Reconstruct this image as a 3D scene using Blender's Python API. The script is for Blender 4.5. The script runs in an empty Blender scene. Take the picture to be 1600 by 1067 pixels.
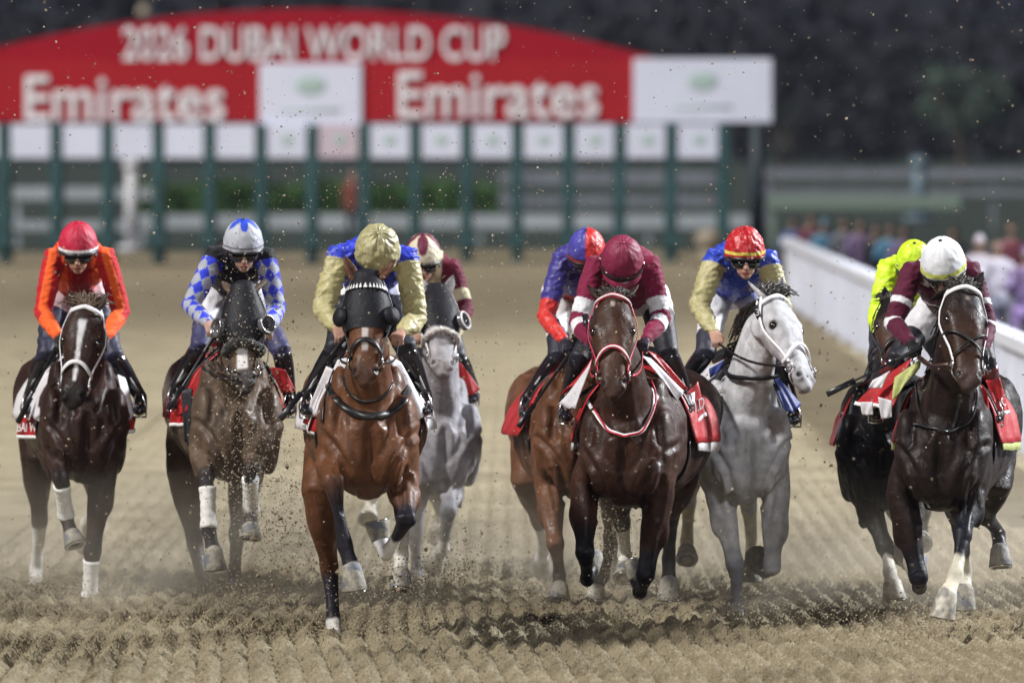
import bpy, math, random
import numpy as np
from mathutils import Vector, Matrix, noise
from mathutils.bvhtree import BVHTree
random.seed(7); np.random.seed(7)
SC = bpy.context.scene
COL = SC.collection
R = math.radians
V3 = Vector

# ------------------------------------------------------------------ camera
FPX, CH, HORY = 12000.0, 3.07, 177.0            # focal length in photo pixels, camera height, horizon row
PITCH = math.atan((533.5 - HORY) / FPX)
cd = bpy.data.cameras.new("camera"); cam = bpy.data.objects.new("camera", cd); COL.objects.link(cam)
cam.location = (0, 0, CH); cam.rotation_euler = (math.pi/2 - PITCH, 0, 0)
cd.sensor_width = 36; cd.lens = 36 * FPX / 1600; cd.clip_start = 1; cd.clip_end = 4000
cd.dof.use_dof = True; cd.dof.focus_distance = 44.8; cd.dof.aperture_fstop = 2.4
SC.camera = cam
# ------------------------------------------------------------------ night sky, floodlights, added fill spots, exposure
w = bpy.data.worlds.new("World"); SC.world = w; w.use_nodes = True
bg = w.node_tree.nodes['Background']; bg.inputs[0].default_value = (0.42, 0.46, 0.68, 1); bg.inputs[1].default_value = 0.038
def lamp(name, kind, energy, col, **k):
    l = bpy.data.lights.new(name, kind); l.energy = energy; l.color = col
    for a, b in k.items(): setattr(l, a, b)
    o = bpy.data.objects.new(name, l); COL.objects.link(o); return o
def aim(o, loc, tgt):
    o.location = loc; o.rotation_euler = (V3(tgt) - V3(loc)).to_track_quat('-Z', 'Y').to_euler()
s = lamp('stand_floodlights', 'SUN', 4.1, (1.0, .97, .93), angle=R(8)); aim(s, (-54, 14, 66), (0, 47, 0))
f4 = lamp('front_fill_spot', 'SPOT', 80000, (.95, .96, 1), shadow_soft_size=5.0, spot_size=R(60)); aim(f4, (22, -32, 42), (0, 50, 0))  # added front fill, lifts the shaded fronts of the horses
f2 = lamp('infield_floodlight', 'SPOT', 420000, (.93, .96, 1), shadow_soft_size=3.0, spot_size=R(110), spot_blend=.5); aim(f2, (55, 72, 34), (0, 52, 0))
f3 = lamp('gate_fill_spot', 'SPOT', 19000, (.95, .96, 1), shadow_soft_size=1.5, spot_size=R(36), spot_blend=.6); aim(f3, (-14, 112, 17), (-1, 158, 3))  # extra spot added to brighten the white gate boards
SC.view_settings.view_transform = 'Standard'; SC.view_settings.look = 'None'
SC.view_settings.exposure = 0.0; SC.view_settings.gamma = 1
SC.cycles.use_denoising = True
SC.cycles.max_bounces = 6; SC.cycles.volume_step_rate = 2; SC.cycles.volume_max_steps = 128

# ------------------------------------------------------------------ helpers
def P(px, py, D):
    a = (px - 800) / FPX; b = (533.5 - py) / FPX
    d = V3((a, math.cos(PITCH) + b*math.sin(PITCH), -math.sin(PITCH) + b*math.cos(PITCH)))
    return V3((0, 0, CH)) + d * (D / d.y)
def lin(c):
    c = c/255.0
    return c/12.92 if c <= .04045 else ((c+.055)/1.055)**2.4
def rgb(r, g, b): return (lin(r), lin(g), lin(b))
class MB:
    def __init__(s): s.v = []; s.f = []
    def add(s, vs, fs):
        o = len(s.v); s.v += [tuple(p) for p in vs]; s.f += [tuple(i+o for i in f) for f in fs]
    def loft(s, rings, cap=True):
        n = len(rings[0]); vs = [p for r in rings for p in r]; fs = []
        for i in range(len(rings)-1):
            for j in range(n):
                a = i*n+j; b = i*n+(j+1) % n; fs.append((a, b, b+n, a+n))
        if cap:
            c0 = sum((V3(p) for p in rings[0]), V3())/n; c1 = sum((V3(p) for p in rings[-1]), V3())/n
            k = len(vs); vs += [c0, c1]; m = (len(rings)-1)*n
            for j in range(n):
                fs.append((k, (j+1) % n, j)); fs.append((k+1, m+j, m+(j+1) % n))
        s.add(vs, fs)
    def tube(s, pts, rad, n=12, lat=None, round_=True):
        pts = [V3(p) for p in pts]
        rad = [(r, r) if not isinstance(r, tuple) else r for r in rad]
        T = []
        for i in range(len(pts)):
            t = pts[min(i+1, len(pts)-1)] - pts[max(i-1, 0)]
            T.append(t.normalized() if t.length > 1e-9 else V3((0, 0, 1)))
        x = V3(lat) if lat is not None else (V3((1, 0, 0)) if abs(T[0].x) < .8 else V3((0, 1, 0)))
        rings = []
        def ring(c, t, x, a, b):
            y = t.cross(x)
            return [c + x*(a*math.cos(2*math.pi*j/n)) + y*(b*math.sin(2*math.pi*j/n)) for j in range(n)]
        for i, (p, t) in enumerate(zip(pts, T)):
            x0 = V3(lat) if lat is not None else x
            x = (x0 - t*x0.dot(t)); x = x.normalized() if x.length > 1e-6 else t.orthogonal().normalized()
            a, b = rad[i]
            if i == 0 and round_:
                for q in (.8, .45): rings.append(ring(p - t*min(a, b)*q, t, x, a*math.sqrt(1-q*q), b*math.sqrt(1-q*q)))
            rings.append(ring(p, t, x, a, b))
            if i == len(pts)-1 and round_:
                for q in (.45, .8): rings.append(ring(p + t*min(a, b)*q, t, x, a*math.sqrt(1-q*q), b*math.sqrt(1-q*q)))
        s.loft(rings)
    def ell(s, c, rx, ry, rz, ax=None, n=14, m=9):
        X, Y, Z = ax if ax else (V3((1, 0, 0)), V3((0, 1, 0)), V3((0, 0, 1)))
        c = V3(c); rings = []
        for i in range(1, m):
            th = math.pi*i/m
            rings.append([c + X*(rx*math.sin(th)*math.cos(2*math.pi*j/n)) + Y*(ry*math.sin(th)*math.sin(2*math.pi*j/n)) - Z*(rz*math.cos(th)) for j in range(n)])
        s.loft(rings)
    def box(s, c, hx, hy, hz, ax=None):
        X, Y, Z = ax if ax else (V3((1, 0, 0)), V3((0, 1, 0)), V3((0, 0, 1)))
        c = V3(c); vs = [c + X*(hx*i) + Y*(hy*j) + Z*(hz*k) for i in (-1, 1) for j in (-1, 1) for k in (-1, 1)]
        s.add(vs, [(0, 1, 3, 2), (4, 6, 7, 5), (0, 4, 5, 1), (2, 3, 7, 6), (0, 2, 6, 4), (1, 5, 7, 3)])
    def torus(s, c, axis, Rr, r, n=20, m=7, sq=1.0, xdir=None):
        z = V3(axis).normalized(); x = V3(xdir) if xdir is not None else z.orthogonal()
        x = (x - z*x.dot(z)).normalized(); y = z.cross(x); c = V3(c); vs = []; fs = []
        for i in range(n):
            a = 2*math.pi*i/n; d = x*math.cos(a)*sq + y*math.sin(a)
            for j in range(m):
                b = 2*math.pi*j/m; vs.append(c + d*(Rr + r*math.cos(b)) + z*(r*math.sin(b)))
        for i in range(n):
            for j in range(m):
                fs.append((i*m+j, ((i+1) % n)*m+j, ((i+1) % n)*m+(j+1) % m, i*m+(j+1) % m))
        s.add(vs, fs)
    def ribbon(s, pts, nrm, width, thick):
        rings = []
        N = len(pts)
        for i in range(N):
            t = (V3(pts[min(i+1, N-1)]) - V3(pts[max(i-1, 0)])).normalized(); n_ = V3(nrm[i]).normalized()
            b = t.cross(n_).normalized(); n_ = b.cross(t).normalized(); p = V3(pts[i]); wd = width if not callable(width) else width(i/(N-1))
            rings.append([p+b*wd/2-n_*thick*.3, p+b*wd/2+n_*thick*.5, p+n_*thick*.8, p-b*wd/2+n_*thick*.5, p-b*wd/2-n_*thick*.3])
        s.loft(rings)
    def mesh(s, name='m', smooth=True):
        me = bpy.data.meshes.new(name); me.from_pydata(s.v, [], s.f); me.update()
        if smooth: me.polygons.foreach_set('use_smooth', [True]*len(me.polygons))
        return me
def fuse(mb, vox, it=5, fac=.5):
    me = mb.mesh('tmp'); o = bpy.data.objects.new('tmp', me); COL.objects.link(o)
    m = o.modifiers.new('r', 'REMESH'); m.mode = 'VOXEL'; m.voxel_size = vox
    if it:
        q = o.modifiers.new('s', 'SMOOTH'); q.factor = fac; q.iterations = it
    dg = bpy.context.evaluated_depsgraph_get()
    me2 = bpy.data.meshes.new_from_object(o.evaluated_get(dg))
    bpy.data.objects.remove(o); bpy.data.meshes.remove(me)
    me2.polygons.foreach_set('use_smooth', [True]*len(me2.polygons))
    return me2
def getV(me):
    a = np.empty(len(me.vertices)*3, np.float32); me.vertices.foreach_get('co', a); return a.reshape(-1, 3).astype(float)
def getN(me):
    a = np.empty(len(me.vertices)*3, np.float32); me.vertices.foreach_get('normal', a); return a.reshape(-1, 3).astype(float)
def setV(me, V): me.vertices.foreach_set('co', V.astype(np.float32).ravel()); me.update()
def setC(me, C):
    at = me.color_attributes.new('Col', 'FLOAT_COLOR', 'POINT')
    A = np.ones((len(C), 4), np.float32); A[:, :3] = C; at.data.foreach_set('color', A.ravel())
def thing(name, label, cat, loc=(0, 0, 0), group=None):
    o = bpy.data.objects.new(name, None); COL.objects.link(o); o.location = loc
    o.empty_display_size = .2; o['label'] = label; o['category'] = cat
    if group: o['group'] = group
    return o
def rootof(o):
    while o.parent: o = o.parent
    return o
def obj(name, me, mat, parent=None, **props):
    """mesh given in world coordinates"""
    if isinstance(me, MB): me = me.mesh(name)
    me.name = name
    if parent is not None: me.transform(Matrix.Translation(-V3(rootof(parent).location)))
    o = bpy.data.objects.new(name, me); COL.objects.link(o)
    if parent is not None: o.parent = parent
    for m in (mat if isinstance(mat, (list, tuple)) else [mat]): me.materials.append(m)
    for k, v in props.items(): o[k] = v
    return o
def spl(pts, k=4):
    pts = [V3(p) for p in pts]; out = []
    for i in range(len(pts)-1):
        p0 = pts[max(i-1, 0)]; p1 = pts[i]; p2 = pts[i+1]; p3 = pts[min(i+2, len(pts)-1)]
        for j in range(k):
            t = j/k; out.append(.5*((2*p1)+(p2-p0)*t+(2*p0-5*p1+4*p2-p3)*t*t+(3*p1-p0-3*p2+p3)*t**3))
    out.append(pts[-1]); return out
def interp(t, xs, ys): return float(np.interp(t, xs, ys))
def sstep(a, b, x): t = np.clip((x-a)/(b-a), 0, 1); return t*t*(3-2*t)
def segdist(V, a, b):
    a = np.array(a); b = np.array(b); d = b-a; L = d.dot(d)
    t = np.clip((V-a).dot(d)/max(L, 1e-9), 0, 1); q = a + t[:, None]*d
    return np.linalg.norm(V-q, axis=1), t
def vnoise(x, y, seed=0):
    """smooth value noise, numpy"""
    def h(i, j): 
        n = (i*374761393 + j*668265263 + seed*974711) & 0x7fffffff
        n = ((n ^ (n >> 13))*1274126177) & 0x7fffffff
        return ((n ^ (n >> 16)) & 0xffff)/65535.0
    xi = np.floor(x).astype(np.int64); yi = np.floor(y).astype(np.int64); fx = x-xi; fy = y-yi
    fx = fx*fx*(3-2*fx); fy = fy*fy*(3-2*fy)
    return (h(xi, yi)*(1-fx)+h(xi+1, yi)*fx)*(1-fy)+(h(xi, yi+1)*(1-fx)+h(xi+1, yi+1)*fx)*fy

# ------------------------------------------------------------------ materials
class NT:
    def __init__(s, name):
        s.m = bpy.data.materials.new(name); s.m.use_nodes = True; s.t = s.m.node_tree; s.b = s.t.nodes['Principled BSDF']
    def n(s, ty, **k):
        q = s.t.nodes.new(ty)
        for a, b in k.items():
            if a.startswith('i_'):
                key = a[2:]; key = int(key) if key.isdigit() else key.replace('_', ' ')
                q.inputs[key].default_value = b
            else: setattr(q, a, b)
        return q
    def l(s, a, b): s.t.links.new(a, b)
def mat(name, col, rough=.6, metal=0, var=.15, scale=30, bump=0, bscale=60, spec=.5, sheen=0, attr=False, var2=None, coat=0, emit=0, dist=.01, veins=False):
    k = NT(name); b = k.b
    tc = k.n('ShaderNodeTexCoord'); nz = k.n('ShaderNodeTexNoise', i_Scale=scale, i_Detail=4.0); k.l(tc.outputs['Object'], nz.inputs['Vector'])
    mp = k.n('ShaderNodeMapRange'); mp.inputs['To Min'].default_value = 1-var; mp.inputs['To Max'].default_value = 1+var
    mp.inputs['From Min'].default_value = .3; mp.inputs['From Max'].default_value = .7
    k.l(nz.outputs[0], mp.inputs[0])
    mx = k.n('ShaderNodeMix', data_type='RGBA', blend_type='MULTIPLY'); mx.inputs[0].default_value = 1
    if attr:
        at = k.n('ShaderNodeAttribute', attribute_name='Col'); k.l(at.outputs['Color'], mx.inputs[6])
    else: mx.inputs[6].default_value = (*col, 1)
    k.l(mp.outputs[0], mx.inputs[7])
    out = mx.outputs[2]
    if var2:
        n2 = k.n('ShaderNodeTexNoise', i_Scale=var2[0], i_Detail=6.0); k.l(tc.outputs['Object'], n2.inputs['Vector'])
        r2 = k.n('ShaderNodeMapRange'); r2.inputs['From Min'].default_value = var2[1]; r2.inputs['From Max'].default_value = var2[2]; k.l(n2.outputs[0], r2.inputs[0])
        m2 = k.n('ShaderNodeMix', data_type='RGBA'); k.l(r2.outputs[0], m2.inputs[0]); k.l(out, m2.inputs[6]); m2.inputs[7].default_value = (*var2[3], 1); out = m2.outputs[2]
    k.l(out, b.inputs['Base Color'])
    b.inputs['Roughness'].default_value = rough; b.inputs['Metallic'].default_value = metal
    b.inputs['Specular IOR Level'].default_value = spec; b.inputs['Sheen Weight'].default_value = sheen; b.inputs['Coat Weight'].default_value = coat
    if veins:   # uneven sheen of sweat and short hair, and raised veins
        rn = k.n('ShaderNodeTexNoise', i_Scale=14.0, i_Detail=5.0); k.l(tc.outputs['Object'], rn.inputs['Vector'])
        rr = k.n('ShaderNodeMapRange'); rr.inputs['From Min'].default_value = .35; rr.inputs['From Max'].default_value = .65; rr.inputs['To Min'].default_value = rough-.10; rr.inputs['To Max'].default_value = rough+.22; k.l(rn.outputs[0], rr.inputs[0]); k.l(rr.outputs[0], b.inputs['Roughness'])
    if bump:
        bz = k.n('ShaderNodeTexNoise', i_Scale=bscale, i_Detail=3.0); k.l(tc.outputs['Object'], bz.inputs['Vector'])
        bp = k.n('ShaderNodeBump'); bp.inputs['Strength'].default_value = bump; bp.inputs['Distance'].default_value = dist; k.l(bz.outputs[0], bp.inputs['Height'])
        if veins:
            vn = k.n('ShaderNodeTexNoise', i_Scale=7.5, i_Detail=1.5, i_Distortion=.8); k.l(tc.outputs['Object'], vn.inputs['Vector'])
            sb = k.n('ShaderNodeMath', operation='SUBTRACT'); sb.inputs[1].default_value = .5; k.l(vn.outputs[0], sb.inputs[0]); ab = k.n('ShaderNodeMath', operation='ABSOLUTE'); k.l(sb.outputs[0], ab.inputs[0])
            mr = k.n('ShaderNodeMapRange', interpolation_type='SMOOTHSTEP'); mr.inputs['From Min'].default_value = 0; mr.inputs['From Max'].default_value = .022; mr.inputs['To Min'].default_value = 1; mr.inputs['To Max'].default_value = 0; k.l(ab.outputs[0], mr.inputs[0])
            b2 = k.n('ShaderNodeBump'); b2.inputs['Strength'].default_value = .28; b2.inputs['Distance'].default_value = .005; k.l(mr.outputs[0], b2.inputs['Height']); k.l(b2.outputs[0], bp.inputs['Normal'])
        k.l(bp.outputs[0], b.inputs['Normal'])
    if emit: b.inputs['Emission Color'].default_value = (*col, 1); b.inputs['Emission Strength'].default_value = emit
    return k.m
MUD = (.22, .18, .13)
M = {}
M['coat'] = mat('horse coat', None, rough=.46, attr=True, var=.30, scale=9, bump=.5, bscale=26, spec=.23, dist=.010, veins=True, var2=(60, .69, .80, (.16, .125, .085)))
M['grey_coat'] = mat('grey horse coat', None, rough=.6, attr=True, var=.26, scale=18, bump=.4, bscale=26, spec=.3, dist=.008, veins=True, var2=(60, .66, .8, (.20, .18, .16)))
M['hoof'] = mat('hoof horn', (.27, .25, .205), rough=.7, var=.4, scale=30, bump=.4, var2=(12, .52, .60, (.13, .14, .17)))
M['pale_hoof'] = mat('pale hoof horn', (.50, .47, .40), rough=.6, var=.3, scale=25, var2=(14, .55, .65, (.25, .24, .22)))
M['bandage'] = mat('white bandage', (.78, .78, .76), rough=.85, var=.12, scale=25, bump=.4, bscale=80, var2=(16, .6, .8, (.4, .36, .28)))
M['black_wrap'] = mat('black boot wrap', (.012, .013, .022), rough=.7, var=.3, bump=.4, bscale=60)
M['white_strap'] = mat('white bridle strap', (.78, .78, .8), rough=.45, var=.08, scale=50)
M['black_strap'] = mat('black leather', (.012, .011, .012), rough=.4, var=.3, scale=50)
M['red_strap'] = mat('red bridle strap', (.45, .02, .04), rough=.45, var=.2, scale=50)
M['tan_strap'] = mat('brown leather', (.09, .035, .022), rough=.45, var=.2, scale=50)
M['metal'] = mat('polished steel', (.6, .6, .62), rough=.25, metal=1, var=.05)
M['black_cloth'] = mat('black lycra hood', (.006, .006, .010), rough=.62, var=.3, scale=20, bump=.5, bscale=30, spec=.3)
M['fleece_black'] = mat('black sheepskin', (.012, .012, .013), rough=.95, var=.3, bump=1, bscale=120, sheen=.3)
M['fleece_white'] = mat('white sheepskin', (.6, .58, .54), rough=.95, var=.3, bump=1, bscale=120)
M['clear_cup'] = mat('blinker cup plastic', (.10, .10, .11), rough=.15, var=.2, spec=.8)
M['eye'] = mat('horse eye', (.012, .007, .005), rough=.06, var=0, spec=.9)
M['nostril'] = mat('nostril', (.01, .006, .006), rough=.6, var=0)
M['dark_hair'] = mat('dark horse hair', (.025, .018, .014), rough=.5, var=.4, scale=40)
M['brown_hair'] = mat('brown horse hair', (.10, .06, .035), rough=.5, var=.4, scale=40)
M['silk'] = mat('jockey silk', None, rough=.72, attr=True, var=.14, scale=14, bump=.5, bscale=22, spec=.22, sheen=.1, dist=.010)
M['satin'] = mat('jockey satin', None, rough=.46, attr=True, var=.14, scale=14, bump=.6, bscale=20, spec=.38, sheen=.1, dist=.013)
M['breeches'] = mat('riding breeches', None, rough=.6, attr=True, var=.12, scale=20, bump=.4, bscale=18, dist=.015, var2=(30, .66, .78, (.25, .21, .16)))
M['boot'] = mat('black riding boot', (.010, .010, .014), rough=.22, var=.3, scale=20, spec=.6)
M['brown_boot'] = mat('brown boot top', (.10, .02, .02), rough=.25, var=.2)
M['skin'] = mat('skin', None, rough=.5, attr=True, var=.10, scale=30, bump=.1, spec=.4)
M['cap'] = mat('silk cap', None, rough=.6, attr=True, var=.08, scale=20, bump=.25, bscale=25, spec=.5, dist=.008)
M['cap_satin'] = mat('satin cap', None, rough=.42, attr=True, var=.12, scale=20, bump=.6, bscale=22, spec=.6, dist=.02)
M['lens'] = mat('goggle lens', (.008, .008, .01), rough=.05, var=0, spec=.9)
M['goggle_frame'] = mat('goggle frame', (.015, .015, .017), rough=.4, var=0)
M['cloth_white'] = mat('white saddle cloth', (.70, .68, .72), rough=.6, var=.12, scale=10, bump=.4, bscale=14, dist=.02, var2=(25, .64, .76, (.35, .3, .24)))
M['cloth_red'] = mat('red saddle cloth', (.40, .012, .016), rough=.5, var=.15, scale=10, bump=.4, bscale=14, dist=.02, var2=(30, .66, .78, (.2, .14, .1)))
M['cloth_blue'] = mat('blue saddle cloth', (.03, .05, .22), rough=.55, var=.15, scale=10, bump=.4, bscale=14, dist=.02)
M['cloth_black'] = mat('dark saddle pad', (.015, .015, .022), rough=.6, var=.2, bump=.3)
M['cloth_lime'] = mat('pale yellow saddle pad', (.50, .55, .20), rough=.6, var=.15, bump=.3)
M['dirt'] = mat('dirt clod', (.21, .17, .115), rough=.95, var=.4, scale=40)
M['pale_dirt'] = mat('pale dirt', (.42, .36, .27), rough=.9, var=.4, scale=40)
M['whip'] = mat('whip', (.012, .012, .016), rough=.35, var=.2)

# ------------------------------------------------------------------ setting
def sand_mat():
    k = NT('harrowed sand'); b = k.b; tc = k.n('ShaderNodeTexCoord')
    n1 = k.n('ShaderNodeTexNoise', i_Scale=1.2, i_Detail=6.0); n2 = k.n('ShaderNodeTexNoise', i_Scale=34.0, i_Detail=9.0, i_Roughness=.85)
    for q in (n1, n2): k.l(tc.outputs['Object'], q.inputs['Vector'])
    r1 = k.n('ShaderNodeValToRGB'); e = r1.color_ramp.elements
    e[0].position = .36; e[0].color = (.085, .068, .040, 1); e[1].position = .64; e[1].color = (.41, .355, .240, 1)
    e2 = r1.color_ramp.elements.new(.47); e2.color = (.255, .213, .138, 1)
    ad = k.n('ShaderNodeMath', operation='MULTIPLY_ADD'); ad.inputs[1].default_value = .62
    k.l(n2.outputs[0], ad.inputs[0]); m1 = k.n('ShaderNodeMath', operation='MULTIPLY'); m1.inputs[1].default_value = .38; k.l(n1.outputs[0], m1.inputs[0]); k.l(m1.outputs[0], ad.inputs[2])
    k.l(ad.outputs[0], r1.inputs[0]); k.l(r1.outputs[0], b.inputs['Base Color'])
    b.inputs['Roughness'].default_value = .95; b.inputs['Specular IOR Level'].default_value = .2
    n3 = k.n('ShaderNodeTexNoise', i_Scale=55.0, i_Detail=6.0, i_Roughness=.7); k.l(tc.outputs['Object'], n3.inputs['Vector'])
    bp = k.n('ShaderNodeBump'); bp.inputs['Strength'].default_value = .9; bp.inputs['Distance'].default_value = .02; k.l(n3.outputs[0], bp.inputs['Height']); k.l(bp.outputs[0], b.inputs['Normal'])
    return k.m
M['sand'] = sand_mat()
DIG = []      # (x, y, radius, depth) hoof scrapes, filled before the track is built
def track_h(X, Y):
    y0 = 44.35 + .05*np.sin(X*2.1) + .03*np.sin(X*5.3+1) + .03*(vnoise(X*3, Y*0, 3)-.5)
    near = sstep(.05, -.05, Y-y0)
    # bent harrow lines
    far = np.clip(Y-44.4, 0, 60)
    u_far = X - np.interp(X, [-4, -2.3, -1.6, -1.2, -.4, 1, 4], [.01, .018, .034, .022, -.034, -.030, -.045])*np.minimum(far, 5) + .03*(vnoise(X*.8, Y*.15, 5)-.5)
    u_near = X + (Y-44.4)*np.interp(X, [-2.7, -1.94, -1.36, -1.06, -.42, .35, 1.06, 2.5], [0, .026, .039, .050, .052, .034, .042, .075]) + .010*(vnoise(X*1.5, Y*.3, 6)-.5)
    u = u_far*(1-near) + u_near*near
    ph = 2*np.pi*u/.136
    rid = .5+.5*np.sin(ph); rid = np.clip(rid, 0, 1)**.75
    br = vnoise(X*5+Y*.1, Y*.35, 11)
    amp = .037*(.72+.45*br)*(near*1.25 + (1-near)*(.95*sstep(70, 46, Y)+.12))
    h = amp*rid
    crumb = lambda fx, fy, sd: np.clip(vnoise(X*fx, Y*fy, sd)-.38, 0, 1)
    lump = crumb(26, 24, 21)*.026 + crumb(58, 48, 22)*.042 + crumb(105, 70, 24)*.036 + (vnoise(X*16, Y*14, 23)-.5)*.010
    h += lump*(.62+.30*vnoise(X*1.1, Y*.4, 9))*sstep(85, 50, Y)
    h += (vnoise(X*.9, Y*.25, 31)-.5)*.008
    # line left where two harrow passes meet
    h -= .060*np.exp(-((Y-y0)/.032)**2)*(.25+1.0*vnoise(X*4, Y*0, 8))
    h += .022*np.exp(-((Y-y0-.16)/.10)**2)*(.4+vnoise(X*9, Y*3, 8))
    for (x, y, r, d) in DIG:
        q = np.hypot((X-x), (Y-y)/1.6)/r
        rough = (vnoise(X*24, Y*14, 41)-.35)
        h += -.28*d*np.exp(-q*q*2.2) + d*.55*np.exp(-((q-1.25)/.45)**2)*np.clip(rough+.25, 0, 1.2)
    return h
def grid(xs, ys, hf, name):
    X, Y = np.meshgrid(xs, ys); H = hf(X, Y); nx, ny = len(xs), len(ys)
    V = np.stack([X, Y, H], -1).reshape(-1, 3)
    i = np.arange(nx*ny).reshape(ny, nx)
    F = np.stack([i[:-1, :-1], i[:-1, 1:], i[1:, 1:], i[1:, :-1]], -1).reshape(-1, 4)
    me = bpy.data.meshes.new(name); me.vertices.add(len(V)); me.vertices.foreach_set('co', V.astype(np.float32).ravel())
    me.loops.add(F.size); me.loops.foreach_set('vertex_index', F.astype(np.int32).ravel()); me.polygons.add(len(F))
    me.polygons.foreach_set('loop_start', np.arange(0, F.size, 4, dtype=np.int32)); me.polygons.foreach_set('loop_total', np.full(len(F), 4, np.int32))
    me.update(); me.validate(); me.polygons.foreach_set('use_smooth', [False]*len(F)); return me
def build_ground():
    xs = np.arange(-3.55, 3.65, .0088)
    ys = np.concatenate([np.arange(40.3, 47.5, .0145), np.arange(47.5, 50.5, .03), np.arange(50.5, 66, .06), np.geomspace(66, 172, 60)])
    g = obj('sand_track', grid(xs, ys, track_h, 'sand_track'), M['sand']); g['kind'] = 'structure'
    b = MB()
    b.add([(-60, -20, -.05), (60, -20, -.05), (60, 172, -.05), (-60, 172, -.05)], [(0, 1, 2, 3)])
    o = obj('ground', b, M['sand']); o['kind'] = 'structure'
    turf = mat('infield turf', (.024, .040, .032), rough=.9, var=.4, scale=.6, bump=.5)
    b = MB(); b.add([(-1500, 172, -.03), (1500, 172, -.03), (1500, 3500, -.03), (-1500, 3500, -.03)], [(0, 1, 2, 3)])
    o = obj('infield', b, turf); o['kind'] = 'structure'
    path = mat('service path asphalt', (.07, .068, .085), rough=.9, var=.25, scale=3)
    b = MB(); b.add([(4.9, 40, -.02), (40, 40, -.02), (40, 172, -.02), (4.6, 172, -.02)], [(0, 1, 2, 3)])
    o = obj('service_path', b, path); o['kind'] = 'structure'

def text_mesh(body, x0, x1, z0, z1, y, bold=.01, depth=.02, shear=0, facing=None):
    """lettering fitted to a box in world metres, facing the camera; or along frame facing=(origin, xdir, zdir)"""
    cu = bpy.data.curves.new('t', 'FONT'); cu.body = body; cu.size = 1; cu.offset = 0; cu.extrude = .01; cu.shear = shear
    o = bpy.data.objects.new('t', cu); COL.objects.link(o)
    me = bpy.data.meshes.new_from_object(o.evaluated_get(bpy.context.evaluated_depsgraph_get()))
    bpy.data.objects.remove(o); bpy.data.curves.remove(cu)
    V0 = getV(me); nv = len(V0); ext = V0.max(0)-V0.min(0); shifts = [(0, 0), (1, .3), (-1, -.3), (.3, 1), (-.3, -1)] if bold > .012 else [(0, 0)]
    VV = []; FF = []
    for i_, (a_, b_) in enumerate(shifts):
        q = V0.copy(); q[:, 0] += a_*bold*.8; q[:, 1] += b_*bold*.8; q[:, 2] += .06*i_*(q[:, 2] > 0); VV.append(q); FF += [tuple(v+nv*i_ for v in p.vertices) for p in me.polygons]
    me = bpy.data.meshes.new('lettering'); me.from_pydata([tuple(v) for v in np.concatenate(VV)], [], FF); me.update()
    V = getV(me); lo = V.min(0); hi = V.max(0)
    u = (V[:, 0]-lo[0])/(hi[0]-lo[0]); q = (V[:, 1]-lo[1])/(hi[1]-lo[1]); d = (V[:, 2]-lo[2])/(hi[2]-lo[2])
    if facing is None:
        W = np.stack([x0+u*(x1-x0), y-d*depth, z0+q*(z1-z0)], -1)
    else:
        O_, X_, Z_, Nn = [np.array(a) for a in facing]
        W = O_+u[:, None]*X_+q[:, None]*Z_+d[:, None]*Nn*depth
    setV(me, W); return me

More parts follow.
